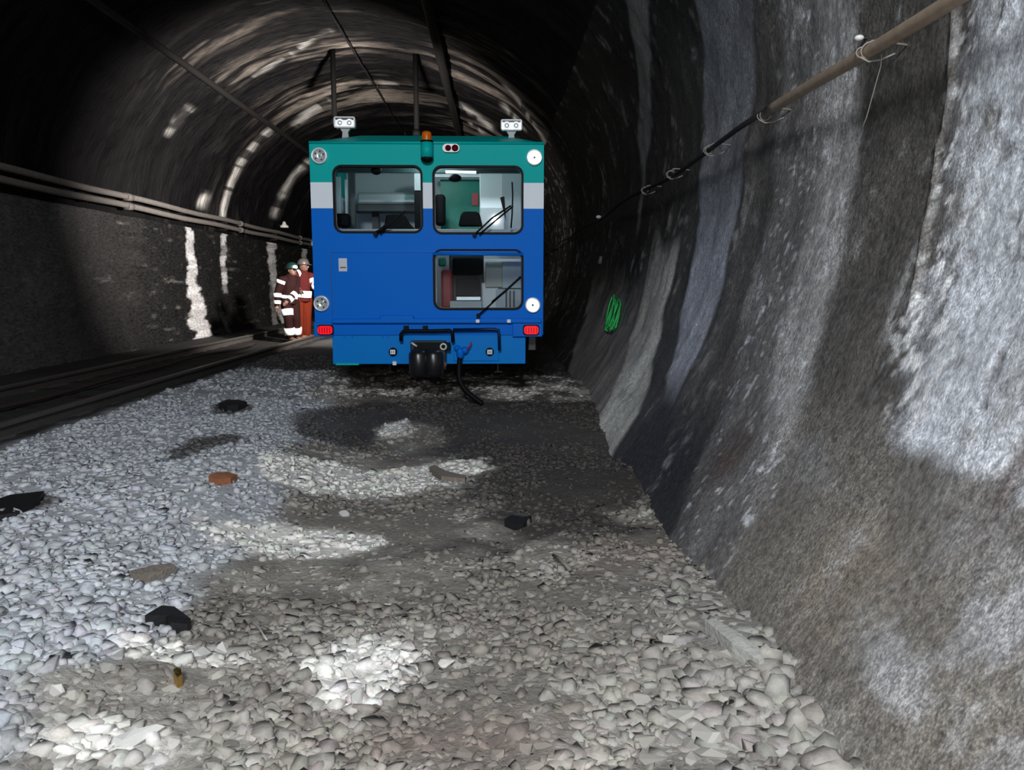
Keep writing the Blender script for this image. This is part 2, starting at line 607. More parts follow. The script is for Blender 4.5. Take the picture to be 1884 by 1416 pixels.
# bright drip lines on the joints
for (pts, wd, amp) in (
        ([(408, 395), (413, 365), (430, 320), (450, 285), (492, 240)], 0.20, 1.0), ([(505, 395), (520, 355), (540, 322), (566, 298)], 0.30, 1.0),
        ([(372, 375), (376, 362)], 0.22, 0.8),
        ([(318, 245), (345, 205)], 0.20, 0.35), ([(1003, 262), (975, 215), (935, 160)], 0.25, 0.35), ([(905, 238), (870, 212), (838, 195)], 0.35, 0.8), ([(885, 245), (845, 215)], 0.30, 0.8),
        ([(960, 235), (930, 200)], 0.3, 0.5), ([(690, 156), (750, 156)], 0.12, 0.5), ([(545, 225), (600, 185)], 0.3, 0.6), ([(440, 160), (520, 110), (600, 62)], 0.10, 0.30)):
    P = [tun(*p) for p in pts]
    ths = [math.atan2((p.z - VCZ) / VB, (p.x - VCX) / (VAR if p.x > VCX else VAL)) for p in P]
    o_ = np.argsort(ths)
    ths, ys = np.array(ths)[o_], np.array([p.y for p in P])[o_]
    yc = np.interp(TT, ths, ys)
    g = ring(YY + (st2 - .5) * 0.25, yc, wd, 2.5) * sstep(ths[0] - 0.05, ths[0] + 0.01, TT) * sstep(ths[-1] + 0.05, ths[-1] - 0.01, TT)
    br = 0.12 + 0.88 * sstep(0.36, 0.50, vnoise(YY * 0.4, S * 6.5, 141))
    col = paint(col, g * amp * br, c3(0.80, 0.78, 0.75))
X_ = VCX + a_ * np.cos(TT)
Z_ = VCZ + VB * np.sin(TT)
d_ = ((bl - .5) * 0.22 + (st - .5) * 0.14) * sstep(Th[0], Th[0] + 0.12, TT) * sstep(math.pi, math.pi - 0.12, TT)
X_ = X_ - d_ * np.cos(TT)
Z_ = Z_ - d_ * np.sin(TT)
cl = grid_mesh('ceiling', np.stack([X_, YY, Z_], 1), len(Yv), len(Th), col, M_vault, flip=True)
tag(cl, kind='structure')

# left wall
Zl = np.linspace(-0.2, 2.70, 110)
YY, ZZ = np.meshgrid(Yv, Zl, indexing='ij')
YY, ZZ = YY.ravel(), ZZ.ravel()
n1 = fbm(YY * 0.8, ZZ * 0.8, 201)
n2 = fbm(YY * 2.2, ZZ * 9, 205)                  # brick courses showing through
n3 = fbm(YY * 6, ZZ * 0.9, 209)
col = c3(0.085, 0.080, 0.083) * (0.5 + 0.6 * n1[:, None] + 0.5 * n3[:, None])
col = col * (1 - 0.93 * sstep(11.5, 16.0, YY))[:, None]  # colour darkened with distance where the hidden lamp would brighten the wall
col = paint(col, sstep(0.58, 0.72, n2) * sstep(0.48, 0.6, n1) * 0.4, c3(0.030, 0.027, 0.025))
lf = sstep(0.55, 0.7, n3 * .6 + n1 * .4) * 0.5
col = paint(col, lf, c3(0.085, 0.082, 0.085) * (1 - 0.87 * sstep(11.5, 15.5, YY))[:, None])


def lstripe(pts, wpx, amp, c, brk=0.0, seed=0):
    global col
    P = sorted([tun(*p) for p in pts], key=lambda p: p.z)
    zs = [p.z for p in P]
    yc = np.interp(ZZ, zs, [p.y for p in P])
    # width in pixels -> metres along the wall
    ws = []
    for p, q in zip(sorted(pts, key=lambda p: -p[1]), sorted(wpx, key=lambda t: -t[0])):
        a, b = tun(p[0] - q[1] / 2, p[1]), tun(p[0] + q[1] / 2, p[1])
        ws.append(abs(b.y - a.y) / 2)
    wv = np.interp(ZZ, zs, ws)
    jag = (fbm(YY * 1.2, ZZ * 7, 301 + seed, 4) - .5) * 1.5 * wv
    g = sstep(1.15, 0.85, np.abs(YY + jag - yc) / np.maximum(wv, 0.05)) * sstep(zs[0] - .08, zs[0], ZZ) * sstep(zs[-1] + .06, zs[-1], ZZ)
    k = 1 - brk * sstep(0.5, 0.62, vnoise(YY * 0.6, ZZ * 11, 311 + seed))
    col = paint(col, g * amp * k, c)


lstripe([(346, 412), (350, 470), (356, 520), (364, 570), (377, 618)], [(412, 11), (470, 14), (520, 17), (570, 26), (618, 36)], 0.95, c3(0.74, 0.73, 0.75), 0.25, 1)
lstripe([(411, 376), (411, 405), (411, 440), (411, 480), (416, 535)], [(376, 14), (405, 11), (440, 8), (480, 9), (535, 8)], 0.95, c3(0.74, 0.73, 0.75), 0.6, 2)
lstripe([(505, 400), (501, 440), (501, 500), (512, 560), (522, 598)], [(400, 12), (440, 14), (500, 13), (560, 10), (598, 8)], 1.0, c3(0.80, 0.79, 0.80), 0.3, 3)
lstripe([(497, 520), (500, 560), (508, 600)], [(520, 8), (560, 8), (600, 10)], 0.7, c3(0.4, 0.4, 0.4), 0.3, 6)
lstripe([(561, 455), (561, 480), (562, 560)], [(455, 8), (480, 8), (560, 7)], 0.9, c3(0.8, 0.8, 0.8), 0.3, 4)
lstripe([(405, 560), (412, 590), (424, 618)], [(560, 6), (590, 7), (618, 9)], 0.45, c3(0.3, 0.3, 0.3), 0.2, 5)
lstripe([(120, 420), (125, 470), (135, 540), (160, 620)], [(420, 26), (470, 28), (540, 40), (620, 50)], 0.5, c3(0.06, 0.058, 0.056), 0.2, 7)
lstripe([(245, 400), (240, 470), (235, 560)], [(400, 40), (470, 50), (560, 60)], 0.5, c3(0.030, 0.028, 0.027), 0.7, 8)
for (px, py, sy, sz) in ((430, 637, 1.0, 0.05), (285, 650, 0.5, 0.10), (215, 672, 0.6, 0.08), (95, 705, 0.4, 0.1), (620, 590, .5, .1)):
    p = tun(px, py)
    g = np.exp(-((YY - p.y) / sy) ** 2 - ((ZZ - p.z) / sz) ** 2)
    col = paint(col, sstep(0.2, 0.9, g + (n2 - .5) * 1.2) * 0.7, c3(0.16, 0.155, 0.15))
X_ = np.interp(ZZ, ZL_K, XL_K) + ((n1 - .5) * 0.12 + (n2 - .5) * 0.03)
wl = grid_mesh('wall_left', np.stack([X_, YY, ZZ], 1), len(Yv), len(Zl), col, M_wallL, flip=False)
tag(wl, kind='structure')
# far end: added dark wall stands for the darkness down the tunnel
end = MB().box((-8, 70, -1), (3, 70.3, 7.5)).build('wall_back', mat('far_dark', (0.01, 0.01, 0.01), 0.9, bump=0.5, scale=2))
tag(end, kind='structure')


# ------------------------------------------------------------------ GROUND
def hgt(x, y):
    x = np.asarray(x, float)
    y = np.asarray(y, float)
    z = 0.20 * sstep(-0.9, -2.1, x + (fbm(y * 0.8, y * 0 + 2.0, 401) - .5) * 0.8)
    z = lerp(z, 0.15, sstep(-3.5, -4.0, x))                     # left track bed
    z = z + 0.13 * sstep(6.6, 8.2, y) * sstep(-2.0, -1.2, x)    # spoil heaped under the railcar
    z = z + 0.06 * np.exp(-((x - 0.95) / 0.25) ** 2) * sstep(4.2, 2.2, y)   # stones raked against the wall
    z = z + (fbm(x * 1.1, y * 1.1, 411, 3) - .5) * 0.12 * sstep(-4.2, -3.4, x)
    z = z + (fbm(x * 5, y * 5, 415, 3) - .5) * 0.035
    return z


def gnd(px, py):
    """point of the ground seen at a pixel"""
    d = ray(px, py)
    z = 0.05
    for _ in range(14):
        t = (z - CAMZ) / d.z
        p = Vector((0, 0, CAMZ)) + d * t
        z = 0.5 * z + 0.5 * float(hgt(p.x, p.y))
    return p


PALE, WARM, MUD, WET, CHALK = c3(0.42, 0.44, 0.475), c3(0.31, 0.295, 0.268), c3(0.165, 0.15, 0.132), c3(0.045, 0.040, 0.037), c3(0.68, 0.67, 0.64)


def gblob(x, y, px, py, rx, ry):
    p = gnd(px, py)
    return np.exp(-(((x - p.x) / rx) ** 2 + ((y - p.y) / ry) ** 2))


def ground_col(x, y):
    n1 = fbm(x * 1.3, y * 1.3, 501)
    n2 = fbm(x * 4, y * 4, 505)
    n3 = fbm(x * 14, y * 14, 507, 3)
    n2 = n2 + (n3 - .5) * 0.45
    c = WARM * (0.75 + 0.5 * n1[:, None])
    # mud in the middle
    mud = sstep(0.42, 0.60, n1 * .5 + n2 * .5 + 0.12 * sstep(2.3, 3.2, y))
    c = paint(c, mud * 0.85, MUD)
    # pale gravel walkway on the left
    xb = -1.35 + (n1 - .5) * 1.0 - 0.25 * sstep(4, 9, y)
    pale = sstep(0.14, -0.14, x - xb)
    pc = PALE * (0.80 + 0.35 * n2[:, None])
    c = lerp(c, pc, pale[:, None])
    # dark wet trough towards the wall
    wet = np.clip(1.25 * gblob(x, y, 985, 800, 0.95, 1.7) + 1.2 * gblob(x, y, 1010, 735, 1.0, 1.6) + 0.9 * gblob(x, y, 1060, 880, 0.6, 0.9) + 1.1 * gblob(x, y, 640, 790, 0.55, 0.7) + 0.9 * gblob(x, y, 720, 760, 0.6, 0.5) + 0.45 * gblob(x, y, 1000, 980, 0.6, 0.6) - 1.0 * gblob(x, y, 760, 795, 0.35, 0.5), 0, 1)
    wet = sstep(0.25, 0.75, wet + (n2 - .5) * 0.7)
    c = paint(c, wet * 0.93, WET)
    # hollows in the pale gravel where the damp comes up
    hol = np.clip(gblob(x, y, 385, 815, 0.30, 0.42) + gblob(x, y, 35, 930, 0.22, 0.22) + gblob(x, y, 425, 750, 0.26, 0.30) + 0.8 * gblob(x, y, 320, 845, 0.12, 0.15), 0, 1)
    c = paint(c, sstep(0.35, 0.7, hol + (n2 - .5) * 0.5) * 0.9, WET)
    # chalky lumps
    ch = np.clip(1.8 * gblob(x, y, 660, 888, 0.55, 0.36) + 0.9 * gblob(x, y, 560, 870, 0.25, 0.3) + 0.65 * gblob(x, y, 700, 1190, 0.30, 0.20) + 0.8 * gblob(x, y, 655, 1260, 0.16, 0.18) + 0.7 * gblob(x, y, 850, 860, 0.3, 0.25) + 0.6 * gblob(x, y, 720, 790, 0.25, 0.35) + 0.7 * gblob(x, y, 230, 1370, 0.25, 0.12) + 0.6 * gblob(x, y, 320, 1200, 0.30, 0.12) + 0.9 * gblob(x, y, 500, 1000, 0.5, 0.28) + 0.8 * gblob(x, y, 620, 1000, 0.25, 0.15), 0, 1)
    c = paint(c, sstep(0.30, 0.65, ch + (n2 - .5) * 0.8) * 0.95, CHALK)
    # spoil below the railcar
    c = paint(c, sstep(8.25, 8.6, y) * sstep(-2.6, -1.9, x) * 0.85, c3(0.38, 0.36, 0.34) * (0.3 + 1.2 * sstep(0.35, 0.6, n2))[:, None])
    c = paint(c, sstep(10.3, 11.2, y) * 0.93, c3(0.03, 0.028, 0.027))  # ground farther on painted dark to hold down the hidden lamp's light
    # reddish iron dust
    c = paint(c, 0.35 * gblob(x, y, 850, 1360, 0.35, 0.15) + 0.3 * gblob(x, y, 1180, 1020, 0.3, 0.3), c3(0.20, 0.14, 0.125))
    # grey chips against the right wall
    c = paint(c, sstep(0.35, 0.75, x + (n2 - .5) * .3) * sstep(4.2, 3.0, y) * 0.6, c3(0.27, 0.26, 0.245))
    # sooty left track bed
    c = paint(c, sstep(-3.55, -3.95, x + (n2 - .5) * 0.25) * 0.97, c3(0.010, 0.0095, 0.0095))
    return c


Xg = np.linspace(-7.0, 1.25, 230)
Yg = np.concatenate([np.linspace(-6, 0.95, 20), np.exp(np.linspace(0, math.log(70), 560))])
YY, XX = np.meshgrid(Yg, Xg, indexing='ij')
XX, YY = XX.ravel(), YY.ravel()
M_ground = mat_attr('ballast_bed', rough=(0.6, 0.95), nscale=38, namp=(0.75, 1.3), bump=0.8, bdist=0.02, stretch=(1, 1, 1))
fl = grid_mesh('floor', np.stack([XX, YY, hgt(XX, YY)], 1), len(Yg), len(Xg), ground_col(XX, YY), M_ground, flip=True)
tag(fl, kind='structure')

# ------------------------------------------------------------------ BALLAST STONES
rng = np.random.default_rng(7)
def rand_rot(n):
    q = rng.normal(size=(n, 4))
    q /= np.linalg.norm(q, axis=1, keepdims=True)
    w_, x, y, z = q.T
    return np.stack([1 - 2 * (y * y + z * z), 2 * (x * y - z * w_), 2 * (x * z + y * w_),
                     2 * (x * y + z * w_), 1 - 2 * (x * x + z * z), 2 * (y * z - x * w_),
                     2 * (x * z - y * w_), 2 * (y * z + x * w_), 1 - 2 * (x * x + y * y)], 1).reshape(n, 3, 3)


def hull_stone(npts):
    """one angular crushed stone: the hull of a few random points"""
    d = rng.normal(size=(npts, 3))
    d /= np.linalg.norm(d, axis=1, keepdims=True)
    d *= rng.uniform(0.80, 1.05, (npts, 1))
    d = np.sign(d) * np.abs(d) ** 0.8                # a little boxy
    d *= np.array([[rng.uniform(0.9, 1.45), rng.uniform(0.8, 1.1), rng.uniform(0.42, 0.75)]])
    bm = bmesh.new()
    for q in d:
        bm.verts.new(q)
    res = bmesh.ops.convex_hull(bm, input=bm.verts)
    bmesh.ops.delete(bm, geom=list({g for g in list(res['geom_interior']) + list(res['geom_unused']) if isinstance(g, bmesh.types.BMVert)}), context='VERTS')
    bmesh.ops.recalc_face_normals(bm, faces=bm.faces)
    bm.verts.index_update()
    v = np.array([q.co[:] for q in bm.verts])
    f = np.array([[q.index for q in g.verts] for g in bm.faces])
    bm.free()
    return v, f


def stone_pos(n, y0, y1, x0, x1):
    y = np.exp(rng.uniform(math.log(y0), math.log(y1), n)) if y0 < 3 else rng.uniform(y0, y1, n)
    x = rng.uniform(0, 1, n)
    half = 0.95 * y + 1.3
    lo = np.maximum(x0, -half)
    hi = np.minimum(x1, half)
    return lo + (hi - lo) * x, y


sets = [stone_pos(20000, 1.2, 4.2, -3.6, 1.08), stone_pos(12500, 4.2, 8.2, -3.7, 1.05), stone_pos(5000, 8.2, 13.0, -3.7, 1.0)]
sx_ = np.concatenate([s[0] for s in sets])
sy_ = np.concatenate([s[1] for s in sets])
n_ = len(sx_)
srad = 0.014 + 0.026 * rng.uniform(0, 1, n_) ** 1.6
srad = srad * (1 + 0.35 * sstep(4, 2, sy_) * rng.uniform(0, 1, n_))
srad *= 1 + 0.5 * sstep(0.4, 0.8, sx_) * sstep(3.5, 2.4, sy_)
srad *= 1 + 0.35 * sstep(8, 9, sy_)
yaw = rng.uniform(0, 2 * math.pi, n_)
tilt = rand_rot(n_)
mixr = rng.uniform(0, 1, n_) < 0.2
flat = np.zeros((n_, 3, 3))
flat[:, 0, 0] = np.cos(yaw); flat[:, 0, 1] = -np.sin(yaw); flat[:, 1, 0] = np.sin(yaw); flat[:, 1, 1] = np.cos(yaw); flat[:, 2, 2] = 1
RM = np.where(mixr[:, None, None], tilt, flat)
mudm = sstep(0.46, 0.58, fbm(sx_ * 1.7, sy_ * 1.7, 611)) * sstep(-1.9, -1.2, sx_)
mudm = mudm * (ground_col(sx_, sy_)[:, 1] < 0.34)
sz_ = hgt(sx_, sy_) + srad * (rng.uniform(-0.45, 0.15, n_) - 0.42 * mudm)
sc_col = ground_col(sx_, sy_) * (0.85 + 0.34 * rng.uniform(0, 1, (n_, 1))) * (1 + 0.02 * rng.normal(size=(n_, 3)))
hulls = [hull_stone(int(rng.integers(10, 17))) for _ in range(70)]
which = rng.integers(0, len(hulls), n_)
Vs, Fs, Cs, off = [], [], [], 0
for h_ in range(len(hulls)):
    idx = np.where(which == h_)[0]
    hv, hf = hulls[h_]
    Q = np.einsum('nij,vj->nvi', RM[idx], hv) * srad[idx][:, None, None]
    Q += np.stack([sx_[idx], sy_[idx], sz_[idx]], 1)[:, None, :]
    Vs.append(Q.reshape(-1, 3))
    Fs.append((hf[None] + (np.arange(len(idx)) * len(hv))[:, None, None]).reshape(-1, 3) + off)
    Cs.append(np.repeat(sc_col[idx], len(hv), 0))
    off += len(idx) * len(hv)
V, F, VC = np.concatenate(Vs), np.concatenate(Fs), np.concatenate(Cs)
me = bpy.data.meshes.new('ballast')
me.vertices.add(len(V))
me.vertices.foreach_set('co', V.astype(np.float32).ravel())
me.loops.add(F.size)
me.loops.foreach_set('vertex_index', F.astype(np.int32).ravel())
me.polygons.add(len(F))
me.polygons.foreach_set('loop_start', np.arange(0, F.size, 3, dtype=np.int32))
me.update(calc_edges=True)
a = me.attributes.new('Col', 'FLOAT_COLOR', 'POINT')
c4 = np.ones((len(V), 4), np.float32)
c4[:, :3] = np.clip(VC, 0.004, 0.85)
a.data.foreach_set('color', c4.ravel())
M_stone = mat_attr('ballast_stone', rough=(0.55, 0.9), nscale=45, namp=(0.8, 1.2), bump=0.4, bdist=0.006)
me.materials.append(M_stone)
ballast = bpy.data.objects.new('ballast', me)
COL.objects.link(ballast)
tag(ballast, 'grey crushed stone ballast strewn over the tunnel floor', 'ballast', kind='stuff')

# the nearest, largest stones are things of their own
M_stone1 = mat_attr('loose_stone', rough=(0.55, 0.9), nscale=45, namp=(0.8, 1.2), bump=0.4, bdist=0.006, use_obj_color=True)
proto = []
for k in range(16):
    pv, pf = hull_stone(int(rng.integers(13, 20)))
    m_ = bpy.data.meshes.new('ballast_stone')
    m_.from_pydata([tuple(v) for v in pv], [], [tuple(int(i) for i in f) for f in pf])
    m_.materials.append(M_stone1)
    proto.append(m_)


def one_stone(p, rad, colr, label, group=None, mesh=None, rot=None, name='ballast_stone'):
    o = bpy.data.objects.new(name, mesh or proto[int(rng.integers(len(proto)))])
    COL.objects.link(o)
    o.location = p
    o.scale = (rad, rad, rad)
    o.rotation_euler = rot or (rng.uniform(-.3, .3), rng.uniform(-.3, .3), rng.uniform(0, 6.28))
    o.color = (*[float(c) for c in colr], 1)
    tag(o, label, 'stone', group)
    return o


placed = []
tries = 0
while len(placed) < 285 and tries < 20000:
    tries += 1
    px, py = rng.uniform(0, 1500), rng.uniform(1080, 1412)
    p = gnd(px, py)
    if p.x > 0.93 or any((p.x - q[0]) ** 2 + (p.y - q[1]) ** 2 < (0.055) ** 2 for q in placed):
        continue
    placed.append((p.x, p.y))
for (x, y) in placed:
    rad = float(rng.uniform(0.020, 0.036)) * (1.3 if x > 0.45 else 1.0)
    cc = ground_col(np.array([x]), np.array([y]))[0] * rng.uniform(0.8, 1.45)
    one_stone((x, y, float(hgt(x, y)) - rad * 0.05), rad, np.clip(cc, 0.02, 0.8),
              'grey angular ballast stone among the loose stones across the near foreground', 'near foreground ballast stones')
SPECIAL = [
    (716, 1111, 0.024, (0.80, 0.79, 0.76), 'small bright white pebble alone on brown mud in mid foreground'),
    (822, 1222, 0.030, (0.59, 0.58, 0.55), 'pale chip of stone just right of the whitish heap'),
    (650, 1245, 0.045, (0.61, 0.58, 0.54), 'large cream stone on the left side of the whitish heap'),
    (662, 1292, 0.052, (0.54, 0.54, 0.52), 'large rounded white stone lowest in the whitish heap'),
    (632, 948, 0.036, (0.57, 0.57, 0.56), 'white stone lying just below the chalky patch in the middle distance'),
    (412, 1196, 0.034, (0.59, 0.58, 0.56), 'pale angular stone right of the black flat slab'),
    (370, 1208, 0.050, (0.57, 0.57, 0.54), 'broad pale stone in front of the black flat slab'),
    (95, 1282, 0.045, (0.59, 0.57, 0.55), 'whitish stone near the bottom left corner'),
    (250, 1362, 0.060, (0.57, 0.57, 0.55), 'big pale jagged stone at the bottom edge, left'),
    (1250, 1322, 0.060, (0.40, 0.39, 0.36), 'large flat grey stone near the bottom of the right wall'),
    (1338, 1318, 0.052, (0.40, 0.39, 0.37), 'square grey stone beside the foot of the right wall'),
    (1300, 1362, 0.055, (0.41, 0.40, 0.37), 'blocky grey stone lowest by the right wall foot'),
    (1235, 1188, 0.048, (0.38, 0.37, 0.35), 'grey lump of stone left of the long concrete slab'),
]
for (px, py, rad, cc, lab) in SPECIAL:
    p = gnd(px, py)
    one_stone((p.x, p.y, p.z + rad * 0.25), rad, cc, lab)

# scraps lying on the ballast
M_wood = mat('weathered_wood', (0.20, 0.175, 0.15), 0.85, bump=0.6, scale=60, var=0.4)
M_rusty = mat('rusty_orange_wood', (0.30, 0.12, 0.06), 0.8, bump=0.5, scale=50, var=0.4)
M_blackslab = mat('black_rubber', (0.012, 0.012, 0.014), 0.55, bump=0.4, scale=40)
M_conc = mat('concrete', (0.36, 0.36, 0.34), 0.9, bump=0.6, scale=50, var=0.25)
M_gold = mat('gold_foil', (0.75, 0.50, 0.16), 0.3, 1.0, bump=0.6, scale=80)


def slab(name, outline, thick, m, label, cat, lift=0.02, jit=0.0):
    """flat piece given by its outline (pixels on the ground) lying on the stones"""
    P = [gnd(*q) for q in outline]
    c = sum(P, Vector()) / len(P)
    c.z = float(hgt(c.x, c.y))
    z0 = c.z + lift
    n = len(P)
    mb = MB()
    top = [(p.x, p.y, p.z + lift + thick + random.uniform(-jit, jit)) for p in P]
    bot = [(p.x, p.y, p.z - 0.01) for p in P]
    ct, cb = (c.x, c.y, z0 + thick * 1.15), (c.x, c.y, z0 - 0.01)
    vs = top + bot + [ct, cb]
    fs = []
    for i in range(n):
        j = (i + 1) % n
        fs += [(i, j, 2 * n), (j + n, i + n, 2 * n + 1), (i, i + n, j + n, j)]
    mb.add(vs, fs)
    o = mb.build(name, m, origin=(c.x, c.y, z0))
    bm = bmesh.new()
    bm.from_mesh(o.data)
    bmesh.ops.recalc_face_normals(bm, faces=bm.faces)
    bm.to_mesh(o.data)
    bm.free()
    return tag(o, label, cat)


random.seed(3)
slab('wood_offcut', [(384, 886), (398, 880), (420, 879), (437, 884), (425, 890), (400, 893)], 0.02, M_rusty, 'rust-orange wooden offcut lying on the pale gravel', 'wood')
slab('plank', [(240, 1066), (248, 1073), (300, 1066), (324, 1056), (316, 1051), (285, 1055)], 0.022, M_wood, 'grey weathered plank end lying on the left gravel', 'wood')
slab('rubber_sheet', [(268, 1150), (298, 1131), (322, 1133), (352, 1156), (345, 1166), (318, 1164), (306, 1152)], 0.012, M_blackslab, 'black flat scrap of rubber sheet under pale stones', 'rubber sheet', 0.03)
slab('dark_hole_sheet', [(0, 925), (20, 918), (82, 911), (70, 930), (45, 945), (30, 952), (0, 956)], 0.012, M_blackslab, 'black sheet standing in for a dark hole in the pale gravel, left edge', 'dark sheet', 0.015)  # dark sheet stands in for a hole in the gravel
slab('concrete_slab', [(1296, 1163), (1315, 1160), (1360, 1188), (1395, 1215), (1404, 1236), (1396, 1240), (1345, 1205)], 0.03, M_conc, 'long pale concrete slab tilted at the foot of the right wall', 'slab', 0.02)
slab('metal_scrap', [(928, 968), (942, 958), (962, 964), (978, 962), (962, 972), (948, 976)], 0.03, M_blackslab, 'black bent scrap of metal on the brown mud in mid floor', 'scrap metal', 0.01, 0.01)
slab('broken_board', [(790, 868), (800, 864), (812, 876), (858, 884), (856, 890), (812, 886)], 0.02, M_wood, 'grey broken board lying beyond the chalky patch', 'wood')
slab('dark_clod', [(402, 752), (418, 744), (440, 746), (455, 750), (438, 757), (418, 758)], 0.06, M_blackslab, 'dark flat clod on the far end of the pale gravel', 'clod', 0.0, 0.015)
slab('foil_scrap', [(320, 1256), (326, 1250), (334, 1253), (336, 1262), (327, 1266)], 0.012, M_gold, 'tiny gold foil scrap among the stones at lower left', 'foil', 0.03, 0.005)
p0, p1 = gnd(1018, 1035), gnd(1048, 1062)
tag(MB().tube([p0 + Vector((0, 0, .04)), (p0 + p1) / 2 + Vector((0, 0, .05)), p1 + Vector((0, 0, .04))], 0.008, 8).build('stick', M_wood), 'short straight stick lying on the damp gravel', 'stick')
p0, p1 = gnd(462, 1168), gnd(492, 1200)
tag(MB().tube([p0 + Vector((0, 0, .05)), (p0 + p1) / 2 + Vector((0, 0, .07)), p1 + Vector((0, 0, .05))], 0.003, 6).build('wire_offcut', mat('galvanised', (0.6, 0.6, 0.58), 0.4, 0.6)), 'thin pale wire offcut sticking up from the left foreground', 'wire')

# ------------------------------------------------------------------ LEFT TRACK
M_railtop = mat('worn_rail', (0.20, 0.18, 0.17), 0.45, 0.7, bump=0.2, scale=30, var=0.3)
M_sleeper = mat('oily_sleeper', (0.020, 0.017, 0.015), 0.8, bump=0.5, scale=30, var=0.3)


def rail(x, ztop, y0, y1, label):
    sec = [(-0.036, 0), (-0.036, -0.035), (-0.010, -0.05), (-0.010, -0.125), (-0.07, -0.14), (-0.07, -0.155),
           (0.07, -0.155), (0.07, -0.14), (0.010, -0.125), (0.010, -0.05), (0.036, -0.035), (0.036, 0)]
    n = len(sec)
    vs = [(x + a, y, ztop + b) for y in (y0, y1) for (a, b) in sec]
    fs = [(i, (i + 1) % n, (i + 1) % n + n, i + n) for i in range(n)] + [tuple(range(n))[::-1], tuple(range(n, 2 * n))]
    o = MB().add(vs, fs).build('rail', M_railtop, origin=(x, y0, ztop - .155))
    bv = o.modifiers.new('bevel', 'BEVEL')
    bv.width = 0.006
    bv.limit_method = 'ANGLE'
    return tag(o, label, 'rail', None)


rail(-4.03, 0.275, 3, 62, 'near rail of the left track, beside the pale gravel')
rail(-5.46, 0.275, 3, 62, 'far rail of the left track, nearest the left wall')
for i in range(46):
    y = 4.5 + i * 0.68
    o = MB().box((-5.95, y - .12, 0.06), (-3.55, y + .12, 0.152)).build('sleeper', M_sleeper, origin=(-4.75, y, 0.06), bevel=0.012)
    tag(o, 'sooty wooden sleeper half buried under the left track', 'sleeper', 'sleepers of the left track')
pts = [Vector((-4.85 + 0.05 * math.sin(y * 0.9), y, 0.205 + 0.01 * math.sin(y * 2.1))) for y in np.linspace(4.5, 15.5, 40)]
tag(MB().tube(pts, 0.022, 8).build('cable', mat('dusty_cable', (0.045, 0.03, 0.028), 0.7)), 'dusty cable lying between the two rails of the left track', 'cable')

# ------------------------------------------------------------------ PIPES AND CABLES
M_pipeL = mat('dusty_grey_pipe', (0.17, 0.155, 0.145), 0.55, bump=0.15, scale=15, var=0.35)
M_pipeR = mat('tan_pipe', (0.30, 0.235, 0.175), 0.5, bump=0.2, scale=20, var=0.3)
M_blackc = mat('black_cable', (0.022, 0.020, 0.020), 0.5)
M_galv = mat('galvanised_steel', (0.62, 0.62, 0.60), 0.45, 0.3, bump=0.2, scale=30)
M_string = mat('pale_string', (0.30, 0.275, 0.24), 0.8)
M_dark = mat('sooty_steel', (0.018, 0.017, 0.017), 0.55, 0.2, bump=0.2, scale=20)
M_soot = mat('soot_black', (0.003, 0.003, 0.003), 0.8, spec=0.1)
M_whitecap = mat('white_porcelain', (0.82, 0.82, 0.80), 0.25)

for k, (z, lab) in enumerate(((CAMZ + 1.62, 'upper of the two dusty pipes along the left wall'), (CAMZ + 1.45, 'lower of the two dusty pipes along the left wall'))):
    x = -6.90
    t = thing('wall_pipe', (x, 3, z), lab, 'pipe', 'pipes on the left wall')
    ys = np.linspace(3, 60, 60)
    MB().tube([(x, y, z + 0.012 * math.sin(y * 1.3 + k)) for y in ys], 0.055, 14).build('pipe_run', M_pipeL, t)
    for y in (8.6, 15.0, 21.5, 28.0, 34.5):
        MB().cyl((x, y - .10, z), (x, y + .10, z), 0.072, 16).build('collar', M_pipeL, t)
    for y in (7.0, 10.5, 13.5, 17.7, 20.4, 25.0, 30.0):
        MB().box((x - 0.28, y - .02, z - 0.075), (x + 0.01, y + .02, z - 0.05)).build('bracket', M_dark, t)
for (px, py, lab) in ((508, 413, 'white insulator on the left wall above the pipes, at the tall pale stripe'), (563, 447, 'white insulator on the left wall above the pipes, nearest the railcar')):
    p = tun(px, py)
    q = Vector((p.x + 0.26, p.y, p.z))
    t = thing('insulator', (q.x, q.y, q.z), lab, 'insulator', 'white insulators on the left wall')
    MB().lathe(q + Vector((0, 0, -0.10)), (0, 0, 1), [(0, 0.02), (0, 0.13), (0.05, 0.14), (0.10, 0.07), (0.17, 0.05), (0.20, 0.02), (0.20, 0)], 18).build('cap', M_whitecap, t)
    MB().cyl((p.x + 0.04, p.y, p.z - 0.02), (q.x, q.y, p.z - 0.02), 0.02, 10).build('pin', M_dark, t)

# right wall pipe
XP, ZP = 1.70, CAMZ + 1.05
t = thing('wall_pipe', (XP, 1.2, ZP), 'tan conduit slanting away along the right wall, thinning to a black cable', 'pipe')


def py_(px):
    return XP * FPX / (px - VPX)


